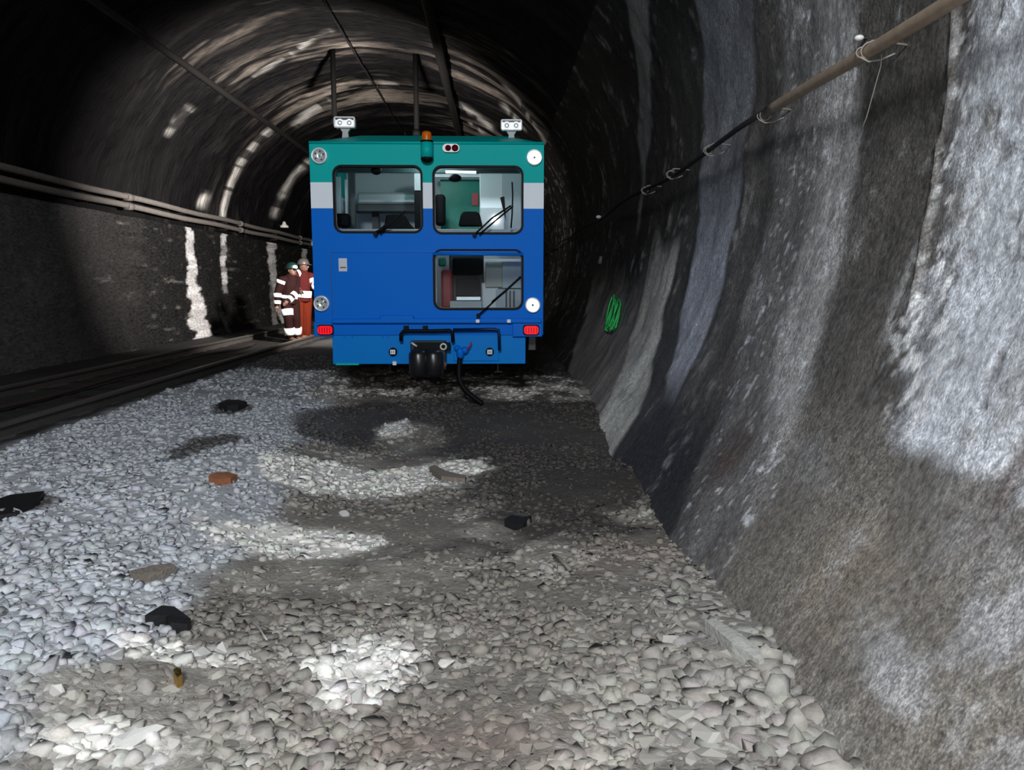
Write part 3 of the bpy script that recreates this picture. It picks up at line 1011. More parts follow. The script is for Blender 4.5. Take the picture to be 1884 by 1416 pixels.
yj = py_(1395)
MB().tube([(XP + 0.008 * math.sin(y * 2), y, ZP + 0.012 * math.sin(y * 1.7)) for y in np.linspace(1.2, yj, 20)], 0.031, 14).build('conduit', M_pipeR, t)
MB().tube([(XP + 0.02 * math.sin(y * 1.1), y, ZP + 0.02 * math.sin(y * 1.3 + 1)) for y in np.linspace(yj - 0.05, 34, 50)], 0.019, 10).build('black_cable', M_blackc, t)
for (px, s) in ((1575, 1.0), (1395, 1.0), (1297, 0.8), (1228, 1.1), (1182, 1.0)):
    y = py_(px)
    xw = float(np.interp(ZP, ZR_K, XR_K))
    h = MB()
    h.torus((XP, y, ZP), (0, 1, 0.5), 0.035, 0.0035, 18, 6)
    h.torus((XP, y + 0.04, ZP), (0.2, 1, -0.6), 0.037, 0.0035, 18, 6)
    h.tube([(XP - 0.04, y, ZP - 0.03), (XP, y, ZP - 0.05), (XP + 0.05, y - 0.01, ZP - 0.045), (XP + 0.11, y - .02, ZP - 0.02)], 0.0045 * s, 6)
    h.tube([(XP + 0.02, y + 0.02, ZP + 0.045), (XP + 0.06, y + 0.05, ZP + 0.055), (xw + 0.06, y + 0.07, ZP + 0.04)], 0.006 * s, 6)
    h.build('tie', M_string, t)
y = py_(1590)
MB().tube([(XP + 0.02, y, ZP - 0.04), (XP + 0.03, y + 0.02, ZP - 0.08), (XP + 0.035, y + 0.14, ZP - 0.28), (XP + 0.03, y + 0.17, ZP - 0.33)], 0.0022, 6).build('loose_string', M_string, t)
for (px, py, r, lab) in ((1590, 70, 0.022, 'white porcelain knob on the right wall just above the tan conduit'), (1107, 399, 0.045, 'white porcelain knob far along the right wall by the cable')):
    p = tun(px, py)
    t = thing('insulator', p, lab, 'insulator')
    MB().sphere((p.x - r * 1.2, p.y, p.z), r, 1.1, 1.0, 0.7).build('knob', M_whitecap, t)
    MB().cyl((p.x + 0.08, p.y, p.z), (p.x - r, p.y, p.z), r * 0.45, 10).build('pin', M_dark, t)
p = tun(1105, 480)
tag(MB().lathe(p + Vector((0.06, 0, 0)), (-1, 0, 0.2), [(0, 0.0), (0, 0.07), (0.09, 0.07), (0.095, 0.055), (0.085, 0.03), (0.085, 0)], 22).build('wall_disc', mat('dull_grey_disc', (0.16, 0.155, 0.15), 0.7)), 'dull round survey disc on the right wall above the green scribble', 'disc')

# overhead lines on the vault
for (x, z, r, y0, y1, lab, m) in ((-5.50, CAMZ + 3.86, 0.06, 4, 60, 'dark conduit running high along the left side of the vault', M_dark),
                                  (-2.9, CAMZ + 4.76, 0.016, 4, 50, 'thin wire running along the crown of the vault', M_dark),
                                  (-1.06, CAMZ + 4.42, 0.09, 4, 60, 'thick sooty duct along the crown right of centre', M_dark)):
    t = thing('overhead_conduit' if r > 0.02 else 'overhead_wire', (x, y0, z), lab, 'conduit' if r > .02 else 'wire')
    MB().tube([(x, y, z + 0.01 * math.sin(y)) for y in np.linspace(y0, y1, 40)], r, 12).build('run', m, t)
    c = Vector((x - VCX, 0, z - VCZ)).normalized()
    for y in np.arange(y0 + 4, min(y1, 40), 6.0):
        a = Vector((x, y, z))
        MB().cyl(a, a + c * 0.28, 0.018, 8).build('hanger', M_dark, t)
for (px, pt, pb, lab) in ((613, 130, 222, 'left of the two dark drop tubes hanging from the vault'), (765, 135, 245, 'right of the two dark drop tubes hanging from the vault')):
    Yt = 17.0
    a, b = at(px, pt, Yt), at(px, pb, Yt)
    t = thing('drop_tube', (a.x, Yt, b.z), lab, 'drop tube', 'drop tubes under the vault')
    MB().cyl((a.x, Yt, b.z), (a.x, Yt, a.z + 0.6), 0.055, 14).build('tube', M_soot, t)
    MB().cyl((a.x, Yt, b.z - 0.05), (a.x, Yt, b.z + 0.06), 0.085, 14).build('end_socket', M_soot, t)

# green sprayed scribble on the wall: a thin film of paint following the lining
M_green = mat('green_spray_paint', (0.04, 0.62, 0.14), 0.6, emit=None)
mk = MB()
strokes = [[(1119, 606), (1121, 580), (1126, 558), (1131, 545), (1134, 543), (1133, 556), (1128, 580), (1123, 600), (1121, 608)],
           [(1122, 605), (1128, 606), (1133, 590), (1136, 566), (1136, 548)],
           [(1131, 607), (1138, 601), (1143, 580), (1146, 558), (1143, 550), (1137, 560), (1133, 585), (1131, 604)],
           [(1120, 596), (1127, 574), (1134, 556)], [(1126, 600), (1134, 578), (1141, 558)], [(1133, 600), (1139, 584), (1144, 566)]]
for s in strokes:
    P = []
    for i in range(len(s) - 1):
        for k in range(6):
            u = k / 6
            P.append(tun(lerp(s[i][0], s[i + 1][0], u), lerp(s[i][1], s[i + 1][1], u)))
    P.append(tun(*s[-1]))
    # bring the stroke on the real, uneven lining
    P = [Vector((p.x - 0.035, p.y - 0.02, p.z)) for p in P]
    mk.tube(P, 0.012, 6)
gm = mk.build('spray_mark', M_green, origin=tun(1132, 577))
tag(gm, 'green sprayed scribble on the pale concrete of the right wall', 'paint mark')

# ------------------------------------------------------------------ RAILCAR
YF = 8.30
LEN = 4.3
body_rear = YF + LEN


def fp(px, py):
    return at(px, py, YF)


RX0, RX1 = fp(574, 430).x, fp(1000, 430).x
Z_roof = fp(787, 262).z
Z_low = fp(787, 616).z
ZB1, ZB2 = fp(787, 338.5).z, fp(787, 385.5).z
Zap = fp(787, 669).z
car = thing('railcar', ((RX0 + RX1) / 2, YF + LEN / 2, 0.14), 'blue, white and teal maintenance railcar standing on the ballast in the tunnel', 'railcar')

M_blue = mat('blue_paint', (0.0, 0.15, 0.68), 0.45, bump=0.03, scale=4, spec=0.1)
M_apron = mat('light_blue_paint', (0.0, 0.20, 0.66), 0.45, bump=0.03, scale=4, spec=0.1)
M_teal = mat('teal_paint', (0.0, 0.435, 0.42), 0.45, spec=0.15)
M_black = mat('black_rubber_trim', (0.004, 0.004, 0.005), 0.55, spec=0.12)
M_steel = mat('dark_steel', (0.06, 0.06, 0.065), 0.4, 0.6)
M_chrome = mat('chrome', (0.85, 0.86, 0.88), 0.12, 1.0)
M_int = mat('light_grey_lining', (0.50, 0.52, 0.54), 0.5)
M_intdk = mat('dark_grey_lining', (0.055, 0.06, 0.065), 0.5)
M_alu = mat('brushed_aluminium', (0.72, 0.74, 0.76), 0.35, 0.7, bump=0.1, scale=30)
M_whitep = mat('white_panel', (0.80, 0.81, 0.82), 0.4)
M_lock = mat('pale_metal_locker', (0.75, 0.76, 0.78), 0.35, 0.25)
M_seat = mat('black_seat', (0.005, 0.005, 0.006), 0.6, spec=0.1)
M_redp = mat('red_paint', (0.30, 0.02, 0.025), 0.4)
M_greenp = mat('green_door_paint', (0.0, 0.22, 0.16), 0.4)
M_beige = mat('beige_cabinet', (0.50, 0.48, 0.42), 0.5)

# livery: teal over grey-white over blue, split by height on the body
M_liv, nt, b = new_mat('livery')
tc = nt.nodes.new('ShaderNodeTexCoord')
sx = nt.nodes.new('ShaderNodeSeparateXYZ')
nt.links.new(tc.outputs['Object'], sx.inputs[0])
mr = nt.nodes.new('ShaderNodeMapRange')
mr.inputs['From Min'].default_value = 0
mr.inputs['From Max'].default_value = 4
nt.links.new(sx.outputs['Z'], mr.inputs['Value'])
cr = nt.nodes.new('ShaderNodeValToRGB')
cr.color_ramp.interpolation = 'CONSTANT'
e = cr.color_ramp.elements
e[0].position = 0
e[0].color = (0.0, 0.15, 0.68, 1)
e[1].position = (ZB2 - car.location.z) / 4
e[1].color = (0.82, 0.89, 0.97, 1)
e2 = e.new((ZB1 - car.location.z) / 4)
e2.color = (0.0, 0.435, 0.42, 1)
nt.links.new(mr.outputs['Result'], cr.inputs['Fac'])
nt.links.new(cr.outputs['Color'], b.inputs['Base Color'])
b.inputs['Roughness'].default_value = 0.5
b.inputs['Specular IOR Level'].default_value = 0.08
nz = nt.nodes.new('ShaderNodeTexNoise')
nz.inputs['Scale'].default_value = 2.5
bp = nt.nodes.new('ShaderNodeBump')
bp.inputs['Strength'].default_value = 0.06
nt.links.new(nz.outputs['Fac'], bp.inputs['Height'])
nt.links.new(bp.outputs['Normal'], b.inputs['Normal'])

# glass: see-through with a weak mirror sheen
M_glass, nt, b = new_mat('window_glass')
nt.nodes.remove(b)
tr = nt.nodes.new('ShaderNodeBsdfTransparent')
tr.inputs[0].default_value = (0.86, 0.90, 0.91, 1)
gl = nt.nodes.new('ShaderNodeBsdfGlossy')
gl.inputs['Roughness'].default_value = 0.03
ms = nt.nodes.new('ShaderNodeMixShader')
ms.inputs[0].default_value = 0.035
nt.links.new(tr.outputs[0], ms.inputs[1])
nt.links.new(gl.outputs[0], ms.inputs[2])
nt.links.new(ms.outputs[0], nt.nodes['Material Output'].inputs[0])

WINS = [(611, 303, 779, 429), (795, 304, 963, 431), (796, 458, 963, 570)]
loops = [[(RX0, Z_low), (RX1, Z_low), (RX1, Z_roof), (RX0, Z_roof)]]
wrect = []
for (x0, y0, x1, y1) in WINS:
    a_, b_ = fp(x0, y0), fp(x1, y1)
    wrect.append((a_.x, b_.z, b_.x, a_.z))
    loops.append(rrect(a_.x + .012, b_.z + .012, b_.x - .012, a_.z - .012, 0.085))
MB().plate(loops, YF, YF + 0.05).build('front_panel', M_liv, car)
sh = MB()
sh.box((RX0, YF + .05, Z_low), (RX0 + .05, body_rear, Z_roof))
sh.box((RX1 - .05, YF + .05, Z_low), (RX1, body_rear, Z_roof))
sh.box((RX0, body_rear - .05, Z_low), (RX1, body_rear, Z_roof))
sh.build('side_shell', M_liv, car)
MB().box((RX0 + .05, YF + .05, Z_low), (RX1 - .05, body_rear - .05, Z_low + .06)).build('cab_floor', M_intdk, car)
# crowned roof
zt = Z_roof + 0.205
rf = MB()
rv = [(RX0, YF, Z_roof), (RX1, YF, Z_roof), (RX1, body_rear, Z_roof), (RX0, body_rear, Z_roof),
      (RX0 + .42, YF + .75, zt), (RX1 - .38, YF + .75, zt), (RX1 - .38, body_rear - .4, zt), (RX0 + .42, body_rear - .4, zt),
      (RX0, YF, Z_roof - .02), (RX1, YF, Z_roof - .02), (RX1, body_rear, Z_roof - .02), (RX0, body_rear, Z_roof - .02)]
rf.add(rv, [(0, 1, 5, 4), (1, 2, 6, 5), (2, 3, 7, 6), (3, 0, 4, 7), (4, 5, 6, 7), (8, 9, 1, 0), (9, 10, 2, 1), (10, 11, 3, 2), (11, 8, 0, 3), (11, 10, 9, 8)])
rf.build('roof', M_teal, car, bevel=0.012)
MB().tube([(RX0, YF - .004, Z_roof - .004), (RX1, YF - .004, Z_roof - .004)], 0.014, 10).build('roof_edge_trim', M_teal, car)

# windows
for i, (x0, z0, x1, z1) in enumerate(wrect):
    wf = MB().plate([rrect(x0, z0, x1, z1, 0.095), rrect(x0 + .020, z0 + .020, x1 - .020, z1 - .020, 0.078)], YF - .012, YF + .055).build('window', M_black, car)
    gm_ = MB().plate([rrect(x0 + .018, z0 + .018, x1 - .018, z1 - .018, 0.08)], 0.0, 0.005)
    zm = (z0 + z1) / 2                                # panes tipped so the lamp reflections miss the camera
    gm_.v = [(v[0], YF + .022 + v[1] + (zm - v[2]) * 0.075, v[2]) for v in gm_.v]
    gm_.build('glass_pane', M_glass, wf)
    MB().plate([rrect(x0 + .019, z0 + .019, x1 - .019, z1 - .019, 0.079), rrect(x0 + .026, z0 + .026, x1 - .026, z1 - .026, 0.072)], YF + .03, YF + .05).build('inner_rim', M_steel, wf)


# lights
M_silver = mat('silvered_reflector', (0.85, 0.86, 0.87), 0.28, 0.35)


def headlight(px, py, glare, label):
    c = fp(px, py)
    h = thing('headlight', c, None, None)
    h.parent = car
    h.location = c - car.location
    if label:
        h['label'] = label
    q = Vector((c.x, YF, c.z))
    MB().lathe(q, (0, -1, 0), [(-0.02, 0.083), (0.03, 0.083), (0.038, 0.074), (0.030, 0.067)], 28).build('bezel', M_silver, h)
    MB().lathe(q, (0, -1, 0), [(0.030, 0.068), (0.020, 0.055), (0.010, 0.030), (0.006, 0.012), (0.006, 0)], 28).build('reflector', M_refl_glare if glare else M_silver, h)
    MB().sphere((q.x, YF - 0.016, q.z), 0.012, 1, 1.3, 1).build('bulb', M_bulb if glare else M_bulb_off, h)
    MB().lathe(q, (0, -1, 0), [(0.027, 0.068), (0.036, 0.05), (0.040, 0.02), (0.041, 0)], 28).build('lens', M_glass, h)
    for a in (() if glare else (20, 80, 150, 215, 300)):
        d = Vector((math.cos(R(a)), 0, math.sin(R(a))))
        MB().box((q.x + d.x * .045 - .008, YF - .026, q.z + d.z * .045 - .008), (q.x + d.x * .045 + .008, YF - .008, q.z + d.z * .045 + .008)).build('facet', M_steel if not glare else M_refl_glare, h)
    return h


M_refl_glare = mat('glare_reflector', (0.9, 0.9, 0.9), 0.3, 0.0, emit=(0.95, 0.98, 1.0), strength=1.5)  # emission stands for the flash reflected in the headlight
M_bulb = mat('lamp_bulb', (0.05, 0.05, 0.055), 0.3)
M_bulb_off = mat('bulb_glass_grey', (0.30, 0.32, 0.33), 0.15)
headlight(588, 287, False, 'unlit round headlight at upper left of the front')
headlight(983, 290, True, 'round headlight with painted flash glare at upper right of the front')
headlight(592, 558, False, 'unlit round headlight at lower left of the front')
headlight(980, 561, True, 'round headlight with painted flash glare at lower right of the front')

M_tail = mat('red_tail_lens', (0.6, 0.0, 0.01), 0.25, emit=(1.0, 0.012, 0.02), strength=0.75)
M_taildk = mat('red_lens_rib', (0.35, 0.0, 0.01), 0.3)
for (px, lab) in ((600, 'red tail light on the left corner'), (977, 'red tail light on the right corner')):
    a_, b_ = fp(px - 13, 599), fp(px + 13, 614)
    tl = MB().plate([rrect(a_.x, b_.z, b_.x, a_.z, 0.03)], YF - .075, YF - .03).build('tail_light', M_tail, car)
    tl['label'] = lab
    for k in range(5):
        x = a_.x + .02 + k * (b_.x - a_.x - .04) / 4
        MB().box((x - .004, YF - .08, b_.z + .012), (x + .004, YF - .074, a_.z - .012)).build('lens_rib', M_taildk, tl)
    MB().plate([rrect(a_.x - .012, b_.z - .012, b_.x + .012, a_.z + .012, 0.03)], YF - .034, YF - .028).build('housing', M_black, tl)

# beacon on its bracket
c = fp(786, 254)
M_amber = mat('amber_lens', (0.62, 0.13, 0.005), 0.2, bump=0.3, scale=80)
bk = MB()
z0, z1 = fp(786, 298).z, fp(786, 264).z
bk.lathe((c.x, YF - .06, z0 + .03), (0, 0, 1), [(0, 0), (0, 0.064), (z1 - z0 - .03, 0.064), (z1 - z0 - .03, 0)], 22)
bk.box((c.x - .05, YF - .06, z0 + .05), (c.x + .05, YF + .01, z1 - .02))
beac = bk.build('beacon', M_teal, car)
MB().sphere((c.x, YF - .06, z0 + .028), 0.066, 1, 1, 0.75).build('socket', M_black, beac)
MB().lathe((c.x, YF - .06, z1), (0, 0, 1), [(0, 0), (0, 0.066), (0.018, 0.066), (0.02, 0.056)], 22).build('base_ring', M_black, beac)
MB().lathe((c.x, YF - .06, z1 + .018), (0, 0, 1), [(0, 0.052), (0.06, 0.052), (0.085, 0.046), (0.095, 0.02), (0.096, 0)], 22).build('amber_dome', M_amber, beac)
# small twin marker
M_mark = mat('marker_housing', (0.30, 0.27, 0.28), 0.35, 0.2)
c = fp(830, 273)
mk2 = MB().plate([rrect(c.x - .088, c.z - .042, c.x + .088, c.z + .042, 0.04)], YF - .03, YF).build('marker_light', M_mark, car)
M_dkred = mat('dark_red_lens', (0.10, 0.004, 0.008), 0.15)
for dx, r in ((-0.03, 0.032), (0.042, 0.036)):
    MB().lathe((c.x + dx, YF - .028, c.z), (0, -1, 0), [(0, r), (0.012, r * .9), (0.024, r * .5), (0.027, 0)], 18).build('red_lens', M_dkred, mk2)

# roof work lamps
M_led = mat('led_lens', (0.95, 0.95, 0.95), 0.15, emit=(0.9, 0.95, 1.0), strength=0.5)
for (px, py, lab) in ((634, 225, 'left twin work lamp on the roof'), (941, 230, 'right twin work lamp on the roof')):
    Yl = YF + 0.55
    c = at(px, py, Yl)
    zb = at(px, py + 26, Yl).z - 0.10
    wlp = thing('roof_work_lamp', c, None, None)
    wlp.parent = car
    wlp.location = c - car.location
    wlp['label'] = lab
    MB().plate([rrect(c.x - .115, c.z - .056, c.x + .115, c.z + .056, .02)], Yl, Yl + .09).build('lamp_housing', M_alu, wlp, bevel=0.006)
    MB().plate([rrect(c.x - .118, c.z - .06, c.x + .118, c.z + .06, .022), rrect(c.x - .104, c.z - .046, c.x + .104, c.z + .046, .014)], Yl - .014, Yl + .01).build('rim', M_whitep, wlp)
    MB().box((c.x - .10, Yl - .004, c.z + .026), (c.x + .10, Yl + .0, c.z + .044)).build('shade_bar', M_steel, wlp)
    for dx in (-0.052, 0.052):
        MB().lathe((c.x + dx, Yl - .002, c.z - .006), (0, -1, 0), [(0, 0.046), (0.004, 0.042), (0.002, 0.020), (0.004, 0.014), (0.005, 0)], 16).build('lamp_lens', M_led, wlp)
        MB().torus((c.x + dx, Yl - .007, c.z - .006), (0, 1, 0), 0.020, 0.004, 14, 6).build('lens_ring', M_steel, wlp)
    br = MB()
    br.plate([[(c.x - .045, zb), (c.x + .045, zb), (c.x + .03, c.z - .10), (c.x + .06, c.z - .056), (c.x - .06, c.z - .056), (c.x - .03, c.z - .10)]], Yl + .02, Yl + .07)
    br.box((c.x - .07, Yl, zb - .02), (c.x + .07, Yl + .1, zb + .012))
    br.build('lamp_bracket', M_int, wlp)

# front details
fd = MB()
a_, b_ = fp(608, 462), fp(962, 466)
fd.build
MB().box((a_.x, YF - .008, a_.z - .012), (b_.x, YF, a_.z + .004)).build('seam_strip', M_blue, car)
MB().tube([(fp(797, 467).x, YF - .035, fp(797, 467).z), (fp(962, 468).x, YF - .035, fp(962, 468).z)], 0.016, 10).build('window_rail', M_blue, car)
sl = MB()
p_, q_ = fp(608, 462), fp(608, 582)
sl.box((p_.x - .003, YF - .003, q_.z), (p_.x + .003, YF, p_.z))
sl.build('panel_joint', M_steel, car)
# grab shelf / buffer ledge
a_, b_ = fp(612, 586), fp(996, 594)
MB().box((a_.x, YF - .055, b_.z), (b_.x, YF, a_.z)).build('ledge', M_blue, car, bevel=0.012)
for (x0, x1) in ((700, 762),):
    a_, b_ = fp(x0, 580), fp(x1, 586)
    MB().box((a_.x, YF - .05, b_.z - .02), (b_.x, YF, a_.z)).build('footstep', M_blue, car, bevel=0.01)
for px in (879, 936):
    c = fp(px, 590)
    MB().box((c.x - .02, YF - .075, c.z - .018), (c.x + .02, YF - .05, c.z + .018)).build('bolt_block', M_whitep, car, bevel=0.004)
for (x0, x1) in ((578, 613), (943, 997)):
    a_, b_ = fp(x0, 593), fp(x1, 619)
    MB().box((a_.x, YF - .03, b_.z), (b_.x, YF + .25, a_.z)).build('corner_box', M_blue, car, bevel=0.008)
# apron
ap = [fp(612, 590), fp(967, 590), fp(967, 668), fp(612, 670)]
MB().box((ap[3].x, YF + .02, ap[3].z), (ap[1].x, YF + .05, ap[0].z)).build('apron', M_apron, car, bevel=0.004)
a_, b_ = fp(617, 668), fp(660, 671)
MB().box((a_.x, YF + .012, b_.z - .004), (b_.x, YF + .03, a_.z)).build('apron_edge', M_teal, car)
a_, b_ = fp(834, 604), fp(918, 664)
MB().box((a_.x, YF + .005, b_.z), (b_.x, YF + .022, a_.z)).build('access_panel', M_apron, car, bevel=0.006)
# pipe handles
dk = mat('dark_blue_pipe', (0.0, 0.012, 0.06), 0.4)
yq = YF - .06


def fq(px, py, y=yq):
    p = fp(px, py)
    return (p.x, y, p.z)


MB().tube([fq(739, 627), fq(739, 614), fq(743, 609), fq(752, 608), fq(800, 608), fq(828, 607), fq(833, 611), fq(834, 629)], 0.020, 10).build('uncoupling_bar', M_black, car)
MB().tube([fq(834, 606), fq(910, 605), fq(917, 607), fq(918, 614), fq(919, 643)], 0.017, 10).build('handrail', dk, car)
for px in (748, 783):
    c = fp(px, 604)
    MB().box((c.x - .025, YF - .07, c.z - .03), (c.x + .025, YF + .03, c.z + .03)).build('bar_bracket', M_black, car, bevel=0.005)
# coupler
cpl = MB()
a_, b_ = fp(756, 626), fp(822, 680)
cpl.box((a_.x, YF - .07, b_.z), (b_.x, YF + .03, a_.z))
M_cpl = mat('greased_black_steel', (0.010, 0.010, 0.013), 0.32, spec=0.6)
cp = cpl.build('coupler', M_cpl, car, bevel=0.015)
MB().box((fp(752, 0).x, YF - .10, fp(0, 645).z), (fp(823, 0).x, YF - .05, fp(0, 630).z)).build('face_plate', M_black, cp, bevel=0.008)
for (px, r) in ((773, 0.105), (800, 0.105)):
    c = fp(px, 665)
    zt_, zb_ = fp(px, 640).z, fp(px, 689).z
    MB().lathe((c.x, YF - .16, zb_), (0, 0, 1), [(0, 0), (0, r * .75), (0.03, r), (zt_ - zb_ - .05, r), (zt_ - zb_, r * .7), (zt_ - zb_, 0)], 26).build('buffer_roller', M_cpl, cp)
c = fp(817, 636)
MB().torus((c.x, YF - .11, c.z), (0, 1, 0), 0.030, 0.010, 20, 8).build('lifting_eye', M_galv, cp)
c = fp(764, 632)
MB().cyl((c.x - .03, YF - .12, c.z + .02), (c.x + .03, YF - .12, c.z - .02), 0.012, 10).build('pin', M_galv, cp)
c = fp(818, 668)
MB().cyl((c.x, YF - .1, c.z), (c.x, YF - .05, c.z), 0.03, 14).build('bolt_head', M_steel, cp)
# air hose
c0 = fp(847, 652)
g = gnd(884, 722)
pts = [(c0.x, YF - .05, c0.z), (c0.x - .01, YF - .10, c0.z - .12), (c0.x - .005, YF - .13, c0.z - .25), (c0.x + .05, YF - .15, c0.z - .36), (c0.x + .14, YF - .16, c0.z - .44), (c0.x + .24, YF - .17, float(hgt(c0.x + .24, YF - .17)) + .02)]
ph = []
for i in range(len(pts) - 1):                      # Catmull-Rom
    P0, P1, P2, P3 = (Vector(pts[max(0, min(len(pts) - 1, i + k))]) for k in (-1, 0, 1, 2))
    for k in range(6):
        u = k / 6
        ph.append(0.5 * ((2 * P1) + (P2 - P0) * u + (2 * P0 - 5 * P1 + 4 * P2 - P3) * u * u + (3 * P1 - P0 - 3 * P2 + P3) * u ** 3))
ph.append(Vector(pts[-1]))
hs = MB().tube(ph, 0.028, 12).build('air_hose', M_black, car)
hc = MB().lathe((c0.x, YF - .06, c0.z + .0), (0, 0, 1), [(-0.03, 0.03), (0.0, 0.04), (0.05, 0.042), (0.07, 0.03), (0.09, 0.0)], 16)
hc.sphere((c0.x + .05, YF - .05, c0.z + .05), 0.04)
hc.sphere((c0.x - .03, YF - .03, c0.z + .07), 0.035)
hc.build('hose_cock', M_blue, car)
MB().tube([(c0.x + .05, YF - .07, c0.z + .03), (c0.x + .10, YF - .08, c0.z + .09), (c0.x + .12, YF - .08, c0.z + .14)], 0.009, 8).build('cock_lever', mat('purple_red_lever', (0.30, 0.02, 0.10), 0.5), car)
# sockets with white emblem plates
for px in (723, 901):
    c = fp(px, 647)
    so = MB().lathe((c.x, YF + .02, c.z), (0, -1, 0), [(0, 0.045), (0.03, 0.045), (0.034, 0.038), (0.034, 0)], 22).build('socket_cover', M_black, car)
    MB().box((c.x - .027, YF - .022, c.z - .024), (c.x + .027, YF - .012, c.z + .024)).build('emblem_plate', M_whitep, so)
    for dx in ((-0.012, 0.010) if px == 723 else (-.014, 0.0, .014)):
        MB().box((c.x + dx - .003, YF - .0235, c.z - .014), (c.x + dx + .003, YF - .021, c.z + .012)).build('emblem_mark', M_steel, so)
c = fp(726, 668)
MB().box((c.x - .02, YF - .01, c.z - .02), (c.x + .02, YF + .022, c.z + .02)).build('white_tab', M_whitep, car)
# notice
a_, b_ = fp(623, 475), fp(639, 499)
nt_ = MB().box((a_.x, YF - .006, b_.z), (b_.x, YF, a_.z)).build('notice_plate', mat('notice_grey', (0.62, 0.63, 0.68), 0.5), car)
a_, b_ = fp(626, 491), fp(637, 493)
MB().box((a_.x, YF - .008, b_.z), (b_.x, YF - .005, a_.z)).build('notice_line', M_steel, nt_)
# small stamped hinge ribs on the lower front
for px in (631, 646, 702, 712):
    a_, b_ = fp(px, 600), fp(px + 3, 622)
    MB().box((a_.x, YF + .01, b_.z), (b_.x, YF + .022, a_.z)).build('hinge_rib', M_blue, car)


# wipers
def wiper(arms, blade, label=None):
    mb = MB()
    for s in arms:
        mb.tube([fq(*p, YF - .05) for p in s], 0.009, 8)
    o = mb.build('wiper', M_black, car)
    MB().tube([fq(*p, YF - .055) for p in blade[0]], blade[1], 8).build('wiper_blade', M_black, o)
    c = fq(*arms[0][0], YF - .03)
    MB().cyl((c[0], YF - .07, c[2]), (c[0], YF + .005, c[2]), 0.022, 14).build('pivot', M_black, o)
    return o


wiper([[(692, 431), (712, 418), (738, 394)], [(700, 431), (724, 410), (746, 388)]], ([(712, 414), (700, 424), (688, 431)], 0.014))
wiper([[(873, 432), (905, 402), (940, 379)], [(882, 432), (912, 406), (944, 380)]], ([(942, 336), (943, 360), (942, 395), (940, 420)], 0.008))
wiper([[(880, 580), (920, 544), (958, 510)]], ([(905, 556), (930, 535), (958, 509)], 0.012))
a_ = [fq(920, 364, YF - .05), fq(928, 362, YF - .05), fq(931, 408, YF - .05)]
MB().add([a_[0], a_[1], a_[2], tuple(Vector(a_[0]) + Vector((0, .02, 0))), tuple(Vector(a_[1]) + Vector((0, .02, 0))), tuple(Vector(a_[2]) + Vector((0, .02, 0)))],
         [(0, 2, 1), (3, 4, 5), (0, 1, 4, 3), (1, 2, 5, 4), (2, 0, 3, 5)]).build('wiper_flag', M_black, car)

# underframe, wheels
MB().box((RX0 + .5, YF + .6, Zap + .02), (RX1 - .5, body_rear - .3, Z_low)).build('underframe', M_dark, car)
for y in (YF + 2.75, body_rear - 0.55):
    for x in ((RX0 + RX1) / 2 - 0.72, (RX0 + RX1) / 2 + 0.72):
        MB().lathe((x - .06, y, 0.335 + .36), (1, 0, 0), [(0, 0), (0, 0.30), (0.02, 0.39), (0.04, 0.37), (0.12, 0.36), (0.12, 0.28), (0.08, 0.10), (0.08, 0)], 30).build('wheel', M_dark, car)
    MB().cyl(((RX0 + RX1) / 2 - .75, y, .695), ((RX0 + RX1) / 2 + .75, y, .695), 0.07, 16).build('axle', M_dark, car)
# side steps on the right
c = fp(984, 632)
MB().box((c.x - .06, YF + .3, c.z - .10), (c.x + .03, YF + .6, c.z + .08)).build('side_step', M_steel, car, bevel=0.01)

# cab interior
Zc = Z_roof - .06


def ip(name, m, x0, y0, x1, y1, Y, d, bevel=0.0):
    return MB().pbox(x0, y0, x1, y1, Y, d).build(name, m, car, bevel=bevel)


il, ir = RX0 + .05, RX1 - .05
MB().box((il, YF + 1.75, Z_low + .06), (ir, YF + 1.80, Zc)).build('rear_bulkhead', M_int, car)
MB().box((il, YF + .05, Zc), (ir, YF + 1.75, Zc + .03)).build('cab_ceiling', M_int, car)
ip('header_beam', M_intdk, 600, 309, 972, 318, YF + .25, .06)
ip('left_pillar', M_intdk, 640, 310, 654, 425, YF + .9, .08)
ip('door_post', M_alu, 616, 325, 628, 420, YF + .5, .05)
ip('door_post', M_int, 634, 330, 640, 420, YF + .6, .05)
ip('overhead_duct', M_alu, 656, 353, 775, 376, YF + 1.25, .35, 0.03)
ip('duct_underside', M_intdk, 648, 376, 775, 388, YF + 1.25, .35)
ip('wall_panel', M_intdk, 684, 385, 697, 430, YF + 1.5, .08)
ip('dark_cabinet', M_seat, 762, 352, 792, 425, YF + .7, .4)
ip('switch_box', M_int, 762, 315, 778, 350, YF + .8, .2)
ip('dashboard', M_int, 606, 421, 975, 440, YF + .08, .28, 0.01)
mc = fp(690, 316)
MB().sphere((mc.x, YF + .1, mc.z + .03), 0.06, 1, .5, .8).build('mirror', M_black, car)
MB().sphere((fp(833, 0).x, YF + .12, fp(0, 322).z), 0.07, 1, .5, .6).build('mirror', M_black, car)
cs = MB()
k_ = [at(706, 424, YF + .4), at(711, 396, YF + .4), at(742, 394, YF + .4), at(752, 410, YF + .4), at(762, 420, YF + .4), at(752, 426, YF + .4)]
cs.plate([[(p.x, p.z) for p in k_][::-1]], YF + .36, YF + .55)
cs.build('console', M_seat, car, bevel=0.015)
ip('left_seat', M_seat, 614, 392, 643, 418, YF + .45, .15, 0.03)
ip('green_door', M_greenp, 810, 330, 884, 425, YF + 1.45, .06)
ip('door_header', M_whitep, 800, 320, 884, 326, YF + 1.2, .06)
